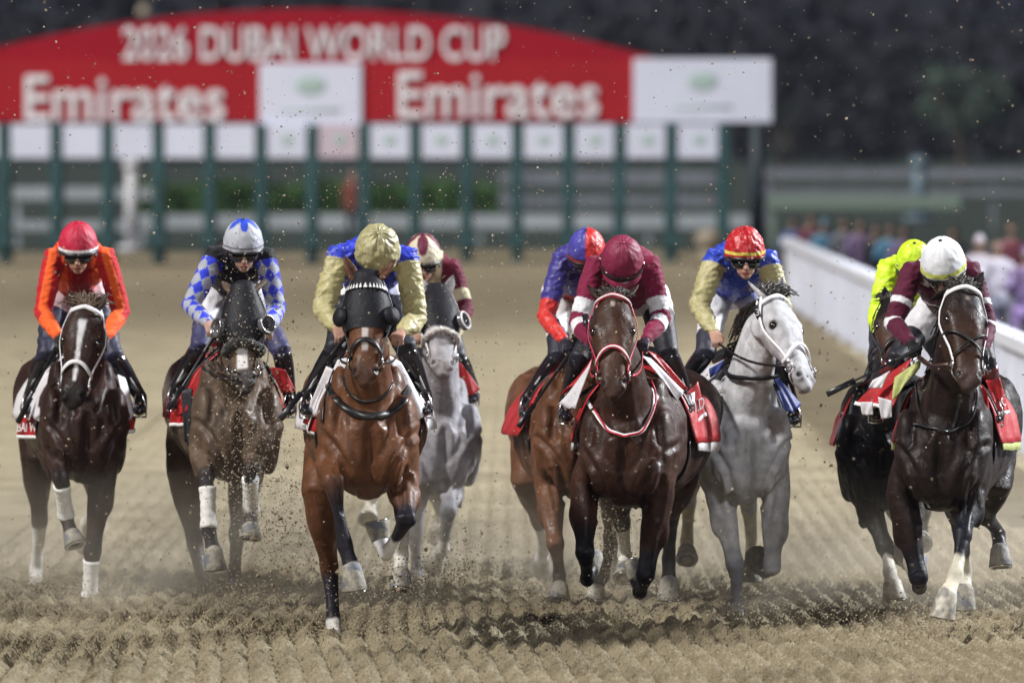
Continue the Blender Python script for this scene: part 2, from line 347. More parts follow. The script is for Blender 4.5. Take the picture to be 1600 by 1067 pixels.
def build_gate():
    D = 158.0; s = FPX/D
    X = lambda px: (px-800)/s
    Z = lambda py: CH-(py-HORY)/s
    g = thing('starting_gate', 'long starting gate with red arched banner and row of white number boards across the track', 'starting gate', (X(540), D, 0))
    red = mat('red banner', (.33, .006, .018), rough=.85, spec=.15, var=.08, scale=.6); red2 = mat('red lower banner', (.37, .013, .020), rough=.85, spec=.15, var=.08, scale=.6)
    wh = mat('white panel', (.70, .73, .88), rough=.5, var=.05, scale=1); wl = mat('white lettering', (.80, .78, .82), rough=.5, var=.03)
    green = mat('dark green steel', (.018, .070, .075), rough=.7, var=.25, scale=2); pal = mat('pale grey emblem', (.42, .55, .52), rough=.6, var=.1); pk = mat('pinkish white board', (.60, .50, .58), rough=.5, var=.05)
    # arched board
    xs = np.linspace(X(-130), X(1030), 40); top = [Z(15) - (Z(15)-Z(93))*((x-X(480))/(X(1030)-X(480)))**2 for x in xs]
    mb = MB(); n = len(xs)
    for yy, o_ in ((D-.10, 0), (D+.12, n*2)):
        pass
    vs = [(x, D-.10, Z(97)) for x in xs]+[(x, D-.10, max(t, Z(96.9))) for x, t in zip(xs, top)]+[(x, D+.1, Z(97)) for x in xs]+[(x, D+.1, max(t, Z(96.9))) for x, t in zip(xs, top)]
    fs = []
    for i in range(n-1):
        fs += [(i, i+1, n+i+1, n+i), (2*n+i+1, 2*n+i, 3*n+i, 3*n+i+1), (n+i, n+i+1, 3*n+i+1, 3*n+i), (i+1, i, 2*n+i, 2*n+i+1)]
    mb.add(vs, fs); bn = obj('arched_banner', mb.mesh(smooth=False), red, g)
    obj('lettering', text_mesh('2026 DUBAI WORLD CUP', X(192), X(790), Z(95.5), Z(42), D-.13, bold=.018), wl, bn, label='white words 2026 DUBAI WORLD CUP')
    mb = MB(); mb.box((X(490), D, Z(143)), (X(1020)-X(-40))/2+1, .14, (Z(96)-Z(191))/2); b2 = obj('lower_banner', mb.mesh(smooth=False), red2, g)
    obj('lettering', text_mesh('Emirates', X(40), X(352), Z(190), Z(118), D-.17, bold=.017), wl, b2, label='left white word on the lower banner')
    obj('lettering', text_mesh('Emirates', X(622), X(936), Z(185), Z(112), D-.17, bold=.017), wl, b2, label='right white word on the lower banner')
    for (x0, x1, y0, y1) in ((406, 565, 99, 196), (989, 1205, 92, 191)):
        mb = MB(); mb.box((X((x0+x1)/2), D-.02, Z((y0+y1)/2)), (X(x1)-X(x0))/2, .19, (Z(y0)-Z(y1))/2); p = obj('white_panel', mb.mesh(smooth=False), wh, g)
        mb = MB(); c = (X((x0+x1)/2), D-.215, Z(y0+(y1-y0)*.36)); mb.ell(c, .32, .012, .20); mb.box((c[0], D-.218, Z(y0+(y1-y0)*.76)), .6, .008, .022); obj('emblem', mb, pal, p)
    # number boards and posts
    cx = [-33, 48, 130, 208, 288, 368, 448, 530, 608, 688, 768, 848, 928, 1010, 1090]
    for i, x in enumerate(cx):
        mb = MB(); mb.box((X(x), D-.25, Z(220.5)), .485, .03, .345); bd = obj('number_board', mb.mesh(smooth=False), pk if i == 7 else wh, g)
        if i > 5:
            mb = MB(); mb.ell((X(x)+.02, D-.286, Z(219)), .14, .008, .11); obj('emblem', mb, pal, bd)
    for x in [-72, 8, 89, 169, 248, 328, 408, 488, 569, 649, 729, 808, 888, 968, 1048, 1130]:
        mb = MB(); mb.box((X(x), D+.15, 1.42), .125, .45, 1.42); mb.box((X(x), D-.33, 1.0), .09, .04, .8)
        mb.box((X(x), D+.1, .45), .16, .6, .10)
        obj('stall_partition', mb.mesh(smooth=False), green, g)
    mb = MB(); mb.box((X(530), D+.3, 2.86), (X(1135)-X(-75))/2, .12, .09); obj('top_beam', mb.mesh(smooth=False), green, g)

def tree(name, label, px, D, top_py, base_py, wpx, col, n=1500, seed=1, grp=None):
    rnd = random.Random(seed); s = FPX/D; X = (px-800)/s; ztop = CH-(top_py-HORY)/s; hw = wpx/2/s; zb = CH-(base_py-HORY)/s
    t = thing(name, label, 'tree', (X, D, 0), grp)
    bark = M.setdefault('bark', mat('bark', (.10, .085, .075), rough=.9, var=.3)); mb = MB()
    zc = (ztop+zb)/2; hz = (ztop-zb)/2
    mb.tube([(X, D, -.1), (X+.05*hw, D, zb*.6), (X-.03*hw, D, zc)], [hw*.10, hw*.07, hw*.04])
    for k in range(7):
        a = k*2.4; e = V3((X+math.cos(a)*hw*.6, D+math.sin(a)*hw*.5, zc+hz*rnd.uniform(-.3, .6)))
        mb.tube([(X, D, zb*.75+.1*k), (V3((X, D, zb))+e)/2, e], [hw*.045, hw*.03, hw*.012], n=6)
    obj('trunk', mb, bark, t)
    mb = MB(); cl = [(rnd.uniform(-.75, .75), rnd.uniform(-.7, .7), rnd.uniform(-.75, .75), rnd.uniform(.22, .45)) for _ in range(26)]
    for _ in range(n):
        c = rnd.choice(cl); v = V3((rnd.gauss(0, 1), rnd.gauss(0, 1), rnd.gauss(0, 1))).normalized()*c[3]*rnd.uniform(.6, 1.05)
        p = V3((X+(c[0]+v.x)*hw*.85, D+(c[1]+v.y)*hw*.8, zc+(c[2]+v.z)*hz*.85)); q = hw*rnd.uniform(.03, .07)
        a = V3((rnd.uniform(-1, 1), rnd.uniform(-1, 1), rnd.uniform(-1, 1))).normalized(); b_ = a.orthogonal().normalized()
        mb.add([p-a*q, p+b_*q*.6, p+a*q, p-b_*q*.6], [(0, 1, 2, 3)])
    obj('crown', mb.mesh(smooth=False), mat(name+' leaves', col, rough=.8, var=.4, scale=2), t)

def crowd_person(px, D, top_py, shirt, trousers, label, seed):
    rnd = random.Random(seed); s = FPX/D; X = (px-800)/s; H = CH-(top_py-HORY)/s
    t = thing('person', label, 'person', (X, D, 0), 'people crouching behind the white rail')
    k = H/1.25; c = V3((X, D, 0)); a = rnd.uniform(-.3, .3)
    def q(u, v, z): return c + V3((u*math.cos(a)-v*math.sin(a), u*math.sin(a)+v*math.cos(a), z*k))
    mb = MB()
    mb.tube([q(0, .0, .45), q(0, -.02, .65), q(0, -.06, .92)], [(.17, .13), (.16, .12), (.19, .11)], lat=(1, 0, 0))
    mb.tube([q(0, -.07, .95), q(0, -.10, 1.04)], [.055, .05]); mb.ell(q(0, -.12, 1.13), .078, .095, .115)
    mb.ell(q(0, -.21, 1.11), .015, .02, .02)
    for sd in (-1, 1):
        mb.tube([q(.19*sd, -.05, .90), q(.25*sd, -.18, .70), q(.10*sd, -.38, .84)], [.055, .045, .032], n=8)
        for fi in range(5): mb.tube([q(.10*sd+(fi-2)*.016, -.40, .86), q(.09*sd+(fi-2)*.016, -.45, .88-.006*fi)], [.009, .008], n=5)
        mb.tube([q(.11*sd, .02, .42), q(.17*sd, -.42, .48), q(.16*sd, -.28, .08)], [.095, .065, .05], n=8); mb.tube([q(.16*sd, -.26, .05), q(.17*sd, -.46, .04)], [.045, .038], n=8)
    me = fuse(mb, .018, 2); V = getV(me); C = np.tile(np.array((.25, .16, .12)), (len(V), 1)); z = V[:, 2]/k; yy = V[:, 1]-D
    hd = z > .98; shirt = tuple(q*.7 for q in shirt); C[(~hd) & (yy > -.40)] = shirt; C[(z < .56)] = trousers; C[hd & (z > 1.15)] = (.02, .015, .012) if seed % 3 else shirt
    setC(me, C); obj('body', me, M['breeches'], t)
    return t

def build_backdrop():
    D0 = 170.0
    white = mat('white rail paint', (.74, .77, .88), rough=.55, var=.10, scale=1.2, var2=(3.5, .6, .75, (.5, .5, .52))); steel = mat('grey steel', (.22, .24, .28), rough=.6, var=.2, scale=2)
    # running rail at the right, solid white boards
    mb = MB(); y0, y1 = 58.0, 124.0
    xr = lambda y: 4.72-.00258*y
    n = 60
    r = thing('running_rail', 'long white boarded running rail curving away along right side of track', 'rail', (xr(60), 60, 0))
    def strip(h0, h1, th, off, nm, mt):
        mb = MB(); rings = []
        for i in range(n+1):
            y = y0+(y1-y0)*i/n; x = xr(y)+off
            rings.append([V3((x-th, y, h0)), V3((x-th, y, h1)), V3((x+th, y, h1)), V3((x+th, y, h0))])
        mb.loft(rings); return obj(nm, mb.mesh(smooth=False), mt, r)
    strip(.03, .94, .02, .03, 'board_panel', white); strip(.95, 1.07, .09, .03, 'top_rail', white)
    k = 0; y = y0+.05
    mb = MB()
    while y < 112:
        mb.box((xr(y)-.005, y, .50), .012, .055, .42); y += .34
    obj('slat', mb.mesh(smooth=False), white, r, kind='stuff')
    for y in np.arange(y0+1, 123, 4.0):
        mb = MB(); mb.box((xr(y)-.025, y, .47), .035, .05, .47); obj('post', mb.mesh(smooth=False), white, r)
    # rails across the far side
    dim = mat('pale grey rail', (.42, .46, .50), rough=.7, var=.15, scale=1)  # greyer white than the near running rail
    def rail(name, label, x0, x1, D, bands, post=0, mt=dim, pm=None):
        s = FPX/D; X0, X1 = (x0-800)/s, (x1-800)/s
        t = thing(name, label, 'fence', ((X0+X1)/2, D, 0))
        for (a, b) in bands:
            z0, z1 = CH-(b-HORY)/s, CH-(a-HORY)/s; mb = MB(); mb.box(((X0+X1)/2, D, (z0+z1)/2), (X1-X0)/2, .05, (z1-z0)/2); obj('rail_bar', mb.mesh(smooth=False), mt, t)
        ztop = CH-(bands[0][0]-HORY)/s
        if post:
            x = X0+.1
            while x < X1: mb = MB(); mb.box((x, D+.08, ztop/2), .06, .03, ztop/2); obj('post', mb.mesh(smooth=False), pm or mt, t); x += post
    rail('infield_rail', 'pale low rail running behind the stalls of the starting gate', 215, 1190, 182, [(335, 357)], 4)
    rail('far_rail', 'grey white double rail behind right half of the starting gate', 780, 1140, 215, [(268, 288), (306, 322)], 5, mt=steel)
    rail('track_fence', 'long pale double fence beyond the crowd at right', 1195, 1680, 205, [(264, 279), (296, 306)], 6, mt=steel)
    rail('paddock_fence', 'white double fence seen through the left stalls', 20, 245, 176, [(292, 312), (345, 360)], 2.2)
    rail('chute_fence', 'greenish pale wide fence above the crowd at right', 1200, 1500, 180, [(306, 326)], 5, mt=mat('pale green board', (.20, .27, .22), rough=.7, var=.2))
    s = FPX/174
    def post(px, a, b, wd, col, label, nm, D=174):
        s = FPX/D; X = (px-800)/s; z0, z1 = CH-(b-HORY)/s, CH-(a-HORY)/s
        mb = MB(); mb.tube([(X, D, z0), (X, D, z1)], [wd, wd*.8], round_=False); mb.box((X, D, z0+.05), wd*2, wd*2, .06); mb.ell((X, D, z1), wd*1.3, wd*1.3, wd)
        o = obj(nm, mb, mat(nm+' paint', col, rough=.6)); o['label'] = label; o['category'] = 'post'
    post(206, 258, 392, .16, (.62, .62, .66), 'stout white post standing behind the third left stall', 'white_post')
    post(1437, 255, 345, .20, (.13, .19, .24), 'grey blue upright pillar in the fence at right', 'fence_pillar', 200)
    post(1183, 180, 402, .17, (.02, .035, .045), 'dark steel upright at the right end of the starting gate', 'steel_upright', 160)
    post(1108, 375, 430, .22, (.24, .2, .14), 'short sand coloured bollard by right end of starting gate', 'bollard', 150)
    # hedge
    hs = FPX/232; rnd = random.Random(3); mb = MB()
    for _ in range(5200):
        x = (rnd.uniform(210, 785)-800)/hs; p = V3((x, 232+rnd.uniform(-.7, .7), rnd.uniform(.0, .98)+.08*math.sin(x*2))); q = rnd.uniform(.05, .13)
        a = V3((rnd.uniform(-1, 1), rnd.uniform(-1, 1), rnd.uniform(-1, 1))).normalized(); b_ = a.orthogonal().normalized(); mb.add([p-a*q, p+b_*q*.7, p+a*q, p-b_*q*.7], [(0, 1, 2, 3)])
    mb.box(((497-800)/hs, 232, .4), (785-212)/2/hs, .45, .38)
    h = obj('hedge', mb.mesh(smooth=False), mat('hedge leaves', (.05, .13, .025), rough=.8, var=.4, scale=3)); h['label'] = 'clipped green hedge behind the starting gate'; h['category'] = 'hedge'
    # turf strip lit behind right half
    tree('broadleaf_tree', 'round crowned tree standing clear at upper right behind the fence', 1500, 330, 92, 215, 190, (.055, .095, .070), seed=2)
    tree('broadleaf_tree', 'dim dark tree just right of the white banner panel', 1222, 300, 150, 262, 90, (.028, .040, .036), n=900, seed=5)
    # far dark wood
    rnd = random.Random(9); mb = MB()
    for i in range(300):
        x = rnd.uniform(-60, 60); y = rnd.uniform(470, 620); r = rnd.uniform(3, 6); h = rnd.uniform(5, 15)
        for _ in range(60):
            p = V3((x+rnd.gauss(0, r*.5), y+rnd.gauss(0, 2), abs(rnd.gauss(h*.5, h*.35)))); q = rnd.uniform(.4, 1.0); a = V3((rnd.uniform(-1, 1), rnd.uniform(-1, 1), rnd.uniform(-1, 1))).normalized(); b_ = a.orthogonal().normalized(); mb.add([p-a*q, p+b_*q*.7, p+a*q, p-b_*q*.7], [(0, 1, 2, 3)])
    o = obj('far_wood', mb.mesh(smooth=False), mat('far leaves', (.004, .006, .011), rough=.9, var=.3, scale=1)); o['kind'] = 'stuff'
    # people
    blue = (.05, .13, .42); pur = (.22, .15, .32); grey = (.16, .17, .22); wht = (.65, .62, .72); dk = (.03, .03, .045); mar = (.22, .04, .07); cy = (.08, .28, .45)
    ppl = [(1243, 137, 338, blue, dk, 'person in deep blue crouching at the far left end of the crowd'),
           (1266, 134, 330, mar, dk, 'person in maroon crouching second from left in the crowd'),
           (1290, 131, 340, cy, dk, 'person in bright blue crouching right of the maroon one'),
           (1322, 128, 335, grey, dk, 'person in grey green crouching behind the rail'),
           (1345, 126, 338, pur, pur, 'person in purple crouching beside the grey green one'),
           (1368, 124, 346, dk, dk, 'person in black crouching left of bright blue one'),
           (1393, 121, 344, cy, grey, 'person in bright blue crouching directly left of neon jockey cap'),
           (1415, 119, 348, pur, dk, 'person in pale purple partly hidden by neon jockey'),
           (1530, 104, 362, wht, pur, 'person in white crouching right of the white jockey cap'),
           (1556, 102, 366, wht, grey, 'person in white crouching nearer the right edge'),
           (1580, 110, 338, mar, dk, 'person in dark red crouching at the right edge'),
           (1604, 99, 380, pur, pur, 'person in mauve cut by the right edge'),
           (1492, 118, 350, dk, grey, 'person in black hidden beside white jockey cap')]
    for i, a in enumerate(ppl): crowd_person(*a, seed=i+1)
    s2 = FPX/178; X = (552-800)/s2
    b_ = mat('orange vest', (.62, .12, .03), rough=.7)
    t = thing('person', 'distant attendant in orange vest standing behind the seventh stall', 'person', (X, 178, 0)); mb = MB()
    mb.tube([(X, 178, .85), (X, 178, 1.1), (X, 178, 1.42)], [(.16, .11), (.15, .11), (.19, .11)], lat=(1, 0, 0)); mb.ell((X, 178, 1.62), .08, .09, .12)
    for sd in (-1, 1):
        mb.tube([(X+.19*sd, 178, 1.40), (X+.23*sd, 178, 1.12), (X+.2*sd, 177.9, .88)], [.05, .04, .03]); mb.tube([(X+.09*sd, 178, .85), (X+.1*sd, 178, .45), (X+.1*sd, 178, .06)], [.09, .06, .045])
        for fi in range(5): mb.tube([(X+.2*sd, 177.9+.015*(fi-2), .86), (X+.2*sd, 177.9+.015*(fi-2), .79)], [.009, .008], n=5)
    me = fuse(mb, .02, 2); V = getV(me); C = np.tile(np.array((.02, .02, .03)), (len(V), 1)); C[(V[:, 2] > .82)] = (.20, .05, .035); C[V[:, 2] > 1.5] = (.35, .2, .15); setC(me, C); obj('body', me, M['breeches'], t)

# ------------------------------------------------------------------ horse
HT = [0, .12, .25, .38, .5, .62, .75, .86, .94, 1.0, 1.03]
HW = [.072, .104, .130, .134, .112, .090, .078, .084, .076, .056, .028]
HF = [.03, .058, .072, .078, .070, .058, .048, .046, .034, .012, -.01]
HB = [-.10, -.15, -.185, -.185, -.15, -.105, -.078, -.070, -.066, -.052, -.03]
class Horse:
    def __init__(h, name_label, D, chest, hips, zlow, poll, muzzle, turn=0, headlen=.66, k=1.0, **o):
        h.D = D; h.o = o; h.k = k; h.label = name_label
        h.O = P(chest, HORY+CH*FPX/D, D); h.O.z = 0
        Hp = P(hips, HORY+CH*FPX/(D+1.7), D+1.7); Hp.z = 0
        h.b = (Hp-h.O).normalized(); h.l = V3((h.b.y, -h.b.x, 0)); s = FPX/D
        h.dz = (CH-(zlow-HORY)/s) - .79
        h.poll = P(poll[0], poll[1], D+o.get('vp', -.22))
        d = V3(); L = headlen*k; dv = 0
        m = P(muzzle[0], muzzle[1], h.poll.y-.28); pr = math.hypot(m.x-h.poll.x, m.z-h.poll.z)
        dv = math.sqrt(max(.0, L*L-pr*pr)); m = P(muzzle[0], muzzle[1], h.poll.y-dv)
        h.a = (m-h.poll).normalized(); h.L = (m-h.poll).length
        x = V3((1, 0, 0)); x = (x-h.a*x.dot(h.a)).normalized()
        x = Matrix.Rotation(R(-turn), 3, h.a) @ x; h.w = x; h.n = h.a.cross(x).normalized()
        if h.n.dot(V3((math.sin(R(turn))*0, -1, 0))) < 0: h.n = -h.n
        h.root = thing('racehorse', name_label, 'horse', h.O, 'galloping racehorses')
    def W(h, u, v, z): return h.O + h.l*u*h.k + h.b*v*h.k + V3((0, 0, z*h.k+h.dz))
    def HS(h, t, phi, off=0, scale=1.0):
        """point on head; phi deg, 0 = face front, + = image right"""
        hw = interp(t, HT, HW)*h.k+off; f = interp(t, HT, HF)*h.k+off; g = interp(t, HT, HB)*h.k-off
        p = R(phi); c, s_ = math.cos(p), math.sin(p); e = .82
        X = hw*math.copysign(abs(s_)**e, s_); Y = (f+g)/2+(f-g)/2*math.copysign(abs(c)**e, c)
        if c < 0: X *= 1-.45*abs(c)
        q = h.poll+h.a*(t*h.L)
        return q+h.w*X+h.n*Y
    def HN(h, t, phi):
        p = R(phi); return (h.w*math.sin(p)+h.n*math.cos(p)).normalized()
    def headrings(h, t0, t1, off=0, n=18, m=14):
        return [[h.HS(t0+(t1-t0)*i/m, 360*j/n, off) for j in range(n)] for i in range(m+1)]
    def strap(h, pts, width=.022, off=.010, mat_='white_strap', name='strap', parent=None, th=.006, fn=None):
        """pts: list (t, phi) on head"""
        c = [h.HS(t, p, off) for t, p in pts]; nn = [h.HN(t, p) for t, p in pts]
        mb = MB(); mb.ribbon(c, nn, width, th); return obj(name, mb, M[mat_], parent)
    def build(h, legs, coat, points, marks):
        k = h.k; mb = MB()
        sec = [(-.135, .09, 1.24, 1.00), (-.09, .165, 1.34, .90), (0, .215, 1.43, .82), (.12, .245, 1.50, .79), (.33, .262, 1.57, .79), (.55, .285, 1.63, .80),
               (.8, .32, 1.58, .79), (1.1, .342, 1.54, .81), (1.35, .338, 1.56, .88), (1.55, .345, 1.60, .98), (1.78, .335, 1.59, 1.05), (1.98, .27, 1.50, 1.10), (2.12, .16, 1.38, 1.16), (2.18, .05, 1.30, 1.22)]
        rings = []; wk = h.o.get('width', 1.0)
        for v, hw, zt, zb in sec:
            r = []
            for j in range(24):
                a = 2*math.pi*j/24; c, s_ = math.cos(a), math.sin(a)
                X = hw*wk*math.copysign(abs(c)**.85, c); Z = (zt+zb)/2+(zt-zb)/2*math.copysign(abs(s_)**.9, s_)
                if s_ > 0: X *= 1-(.45 if v < .9 else .2)*s_**2
                else: X *= 1-.30*abs(s_)**2.2*(1.25 if v < .3 else .6)
                r.append(h.W(X, v, Z))
            rings.append(r)
        mb.loft(rings)
        # pectorals, shoulders, haunches
        for sd in (-1, 1):
            ax = (h.l, h.b, V3((0, 0, 1)))
            mb.ell(h.W(.10*sd, -.035, 1.04), .12*k, .11*k, .19*k, ax); mb.ell(h.W(.195*sd, .09, 1.16), .085*k, .16*k, .24*k, ax)
            mb.ell(h.W(.20*sd, .24, 1.05), .085*k, .18*k, .22*k, ax); mb.ell(h.W(.15*sd, .36, 1.36), .07*k, .16*k, .2*k, ax)
            mb.ell(h.W(.20*sd, 1.55, 1.26), .16*k, .32*k, .28*k, ax); mb.ell(h.W(.18*sd, 1.86, 1.22), .14*k, .20*k, .28*k, ax)
        # neck
        e = h.poll+h.a*.13*k-h.n*.07*k; b0 = h.W(0, .26, 1.26); b1 = h.W(0, .02, 1.52)
        if 'neckmid' in h.o: b1 = P(h.o['neckmid'][0], h.o['neckmid'][1], h.D-.02)
        pts = [b0, b0*.45+b1*.55, b1*.62+e*.38, e*.75+b1*.25, e+h.n*.0]
        pts = spl(pts, 3); N = len(pts)-1; rings = []
        for i, p in enumerate(pts):
            t = i/N; tan = (pts[min(i+1, N)]-pts[max(i-1, 0)]).normalized(); lat = (h.l*(1-t)+h.w*t); lat = (lat-tan*lat.dot(tan)).normalized(); up = lat.cross(tan)
            a = interp(t, [0, .35, .7, 1], [.20, .135, .092, .074])*k*h.o.get('neckw', 1); b_ = interp(t, [0, .35, .7, 1], [.31, .235, .165, .115])*k
            r = []
            for j in range(18):
                an = 2*math.pi*j/18; r.append(p+lat*a*math.cos(an)*(1-.25*max(0, math.sin(an)*(1 if up.z > 0 else -1)))+up*b_*math.sin(an))
            rings.append(r)
        mb.loft(rings); h.neck = pts
        # windpipe and cheek muscles
        mb.loft(h.headrings(0.0, 1.03))
        for sd in (-1, 1):
            mb.ell(h.HS(.30, 78*sd, -.012), .020, .03, .045*k, (h.w, h.n, h.a)); mb.ell(h.HS(.335, 50*sd, -.012), .030, .026, .026, (h.w, h.n, h.a))
            mb.ell(h.HS(.25, 120*sd, -.02), .045*k, .075*k, .085*k, (h.w, h.n, h.a)); mb.ell(h.HS(.90, 50*sd, -.012), .026*k, .026*k, .036*k, (h.w, h.n, h.a))
            mb.ell(h.HS(.60, 62*sd, -.012), .014, .014, .10*k, (h.w, h.n, h.a))
        mb.ell(h.HS(.97, 180, -.01), .035*k, .03*k, .035*k, (h.w, h.n, h.a)); mb.ell(h.HS(.99, 0, -.018), .042*k, .025*k, .025*k, (h.w, h.n, h.a))
        # ears
        for sd, tip in zip((-1, 1), h.o['ears']):
            base = h.HS(.03, 58*sd, -.012) - h.n*.01; 
            pt = P(tip[0], tip[1], base.y); dd = pt-base; Lr = .175*k
            if dd.length < Lr: pt = pt+V3((0, 1, 0))*math.sqrt(Lr*Lr-dd.length**2)*h.o.get('earback', .6)
            ax = (pt-base).normalized(); lt = (h.w*.8+h.n*.3*sd); Ln = (pt-base).length
            em = MB(); em.tube([base-ax*.02, base+ax*Ln*.22, base+ax*Ln*.5, base+ax*Ln*.78, base+ax*Ln], [(.026, .024), (.037, .022), (.034, .017), (.021, .012), (.005, .005)], lat=lt, n=12)
            ee = fuse(em, .0055, 3); EV = getV(ee); EN = getN(ee); fr = (h.n-ax*h.n.dot(ax)).normalized(); mid_ = np.array(base+ax*Ln*.45)
            rel = EV-mid_; along = rel.dot(np.array(ax))/(Ln*.42); lt_ = (lt-ax*lt.dot(ax)).normalized(); acr = rel.dot(np.array(lt_))/.020
            inner = np.exp(-along**2*1.2-acr**2)*(EN.dot(np.array(fr)) > .1); EV -= np.array(fr)*(inner*.012)[:, None]; setV(ee, EV)
            EC = np.tile(np.array(coat, float), (len(EV), 1)); EC = EC*(1-.6*inner[:, None]); EC[along > .9] *= .5; setC(ee, EC); h.earm = getattr(h, 'earm', [])+[ee]
        h.legs = []
        for ty, js, spec in legs:
            h.leg(mb, ty, js, spec)
        me = fuse(mb, .0115, 13)
        V = getV(me); N = getN(me)
        # nostril hollows
        for sd in (-1, 1):
            c = np.array(h.HS(.895, 50*sd, 0)); d = np.linalg.norm((V-c), axis=1); V -= N*(.016*np.exp(-(d/.017)**2))[:, None]; V += N*(.006*np.exp(-((d-.032)/.012)**2))[:, None]
            for (u, v, z, rr, dp) in ((.0, -.14, 1.04, .035, .018), (.13*sd, -.08, 1.24, .045, .012), (.17*sd, -.02, .95, .04, .012)):
                c = np.array(h.W(u, v, z)); q = (V-c); q[:, 2] *= .38; d = np.linalg.norm(q, axis=1); V -= N*(dp*np.exp(-(d/rr)**2))[:, None]
        # grooves between the chest muscles, shoulder and foreleg
        rel = (V-np.array(h.O)); rel[:, 2] -= h.dz; U = rel.dot(np.array(h.l))/k; VV = rel.dot(np.array(h.b))/k; Z = rel[:, 2]/k; wk_ = h.o.get('width', 1.0)
        frontal = sstep(.30, .12, VV)*sstep(-.45, -.25, VV)
        for pl, dp, wd in (([(0, .84), (.004, 1.0), (0, 1.22)], .016, .020), ([(.085, .80), (.10, .90), (.135, 1.02), (.20, 1.13), (.26, 1.18)], .017, .017), ([(.03, 1.02), (.085, 1.10), (.105, 1.24)], .007, .016),
                           ([(.075, 1.24), (.125, 1.33), (.15, 1.46)], .014, .022), ([(.17, 1.18), (.165, 1.30), (.19, 1.42)], .008, .020), ([(.15, .74), (.165, .86), (.18, .98)], .008, .014)):
            best = np.full(len(V), 9.)
            for sg in (-1, 1):
                for (x0, z0), (x1, z1) in zip(pl[:-1], pl[1:]):
                    x0_, x1_ = x0*sg*wk_, x1*sg*wk_; dx, dz_ = x1_-x0_, z1-z0; t = np.clip(((U-x0_)*dx+(Z-z0)*dz_)/(dx*dx+dz_*dz_), 0, 1); best = np.minimum(best, np.hypot(U-x0_-t*dx, Z-z0-t*dz_))
            V -= N*((dp*np.exp(-(best/wd)**2)-dp*.35*np.exp(-((best-wd*2.2)/wd)**2))*frontal)[:, None]
        for L_ in h.legs:   # forearm and gaskin muscle bellies, tendons behind the cannon
            J = L_['J']; A0 = np.array(J[0]); A1 = np.array(J[1]); d, t = segdist(V, A0, A1); ax_ = (A1-A0)/np.linalg.norm(A1-A0); q = V-(A0+t[:, None]*(A1-A0)); e1 = np.array(h.l); e1 = e1-ax_*e1.dot(ax_); e1 /= np.linalg.norm(e1); e2 = np.cross(ax_, e1)
            th = np.arctan2(q.dot(e2), q.dot(e1)); m = (d < .12)*(t > .08)*(t < .92); V += N*(m*.0055*np.cos(4*th+t*1.6)*np.sin(np.pi*t))[:, None]
            A0 = np.array(J[1]); A1 = np.array(J[2]); d, t = segdist(V, A0, A1); ax_ = (A1-A0)/max(1e-6, np.linalg.norm(A1-A0)); q = V-(A0+t[:, None]*(A1-A0)); th = np.arctan2(q.dot(np.array(h.b)), q.dot(np.array(h.l)))
            m = (d < .07)*(t > .12)*(t < .9); V += N*(m*.003*np.cos(3*th)*np.sin(np.pi*t))[:, None]
        # fine muscle relief over the trunk and forearms
        u = (V-np.array(h.O))
        f = (vnoise(u[:, 0]*13+u[:, 1]*3+7, u[:, 2]*6, 51)-.5)*.016+(vnoise(u[:, 0]*26, u[:, 2]*11+u[:, 1]*9, 52)-.5)*.006
        V += N*(f*sstep(.5, .8, u[:, 2]/k))[:, None]
        setV(me, V)
        # ---- coat colours
        C = np.tile(np.array(coat, float), (len(V), 1)); pc = np.array(points)
        lower = .5+.5*np.sin(u[:, 0]*9+u[:, 2]*5); C *= (0.88+.24*lower)[:, None]
        for L_ in h.legs:
            J = L_['J']; best = np.full(len(V), 9.); par = np.zeros(len(V))
            for i in range(len(J)-1):
                d, t = segdist(V, J[i], J[i+1]); m = d < best; best[m] = d[m]; par[m] = i+t[m]
            near = best < (.115 if L_['ty'] == 'f' else .13)
            bl = sstep(L_['spec'].get('dark', .62), L_['spec'].get('dark', .62)+.35, par)*near*sstep(1.1, .85, V[:, 2])
            C = C*(1-bl[:, None])+pc*bl[:, None]
            sk = L_['spec'].get('sock')
            if sk:
                b2 = (sstep(sk-.08, sk+.03, par+.07*(vnoise(V[:, 0]*40, V[:, 2]*40, 3)-.5))*near)[:, None]; C = C*(1-b2)+np.array(L_['spec'].get('sockc', (.62, .58, .52)))*b2
        q = V-np.array(h.poll); t = q.dot(np.array(h.a))/h.L; x = q.dot(np.array(h.w)); y = q.dot(np.array(h.n)); hm = (t > -.1)*(t < 1.1)*(np.hypot(x, y+.05) < .22)
        b2 = (sstep(.72, .88, t)*hm*.92)[:, None]; C = C*(1-b2)+np.array(marks.get('muzzle', (.018, .014, .013)))*b2
        if 'face' in marks:
            b2 = (sstep(.15, .6, t)*hm*.5)[:, None]; C = C*(1-b2)+np.array(marks['face'])*b2
        for (t0, t1, w0, w1, c) in marks.get('white', []):
            wd = np.interp(t, [t0, (t0+t1)/2, t1], [w0, (w0+w1)/2, w1])+.006*(vnoise(t*30, x*30, 2)-.5)
            m = hm*sstep(t0-.015, t0+.015, t)*sstep(t1+.015, t1-.015, t)*sstep(.008, -.004, abs(x)-wd)*(y > -.01); C = C*(1-m[:, None])+np.array(c)*m[:, None]
        for sd in (-1, 1):
            d = np.linalg.norm(V-np.array(h.HS(.895, 50*sd, -.01)), axis=1); m = sstep(.026, .014, d)[:, None]; C = C*(1-m)+np.array((.008, .005, .005))*m
            d = np.linalg.norm(V-np.array(h.HS(.375, 61*sd, 0)), axis=1); m = sstep(.04, .022, d)[:, None]; C = C*(1-m)+np.array((.015, .01, .01))*m
        setC(me, C)
        h.bvh = BVHTree.FromPolygons([V3(p) for p in V], [tuple(p.vertices) for p in me.polygons])
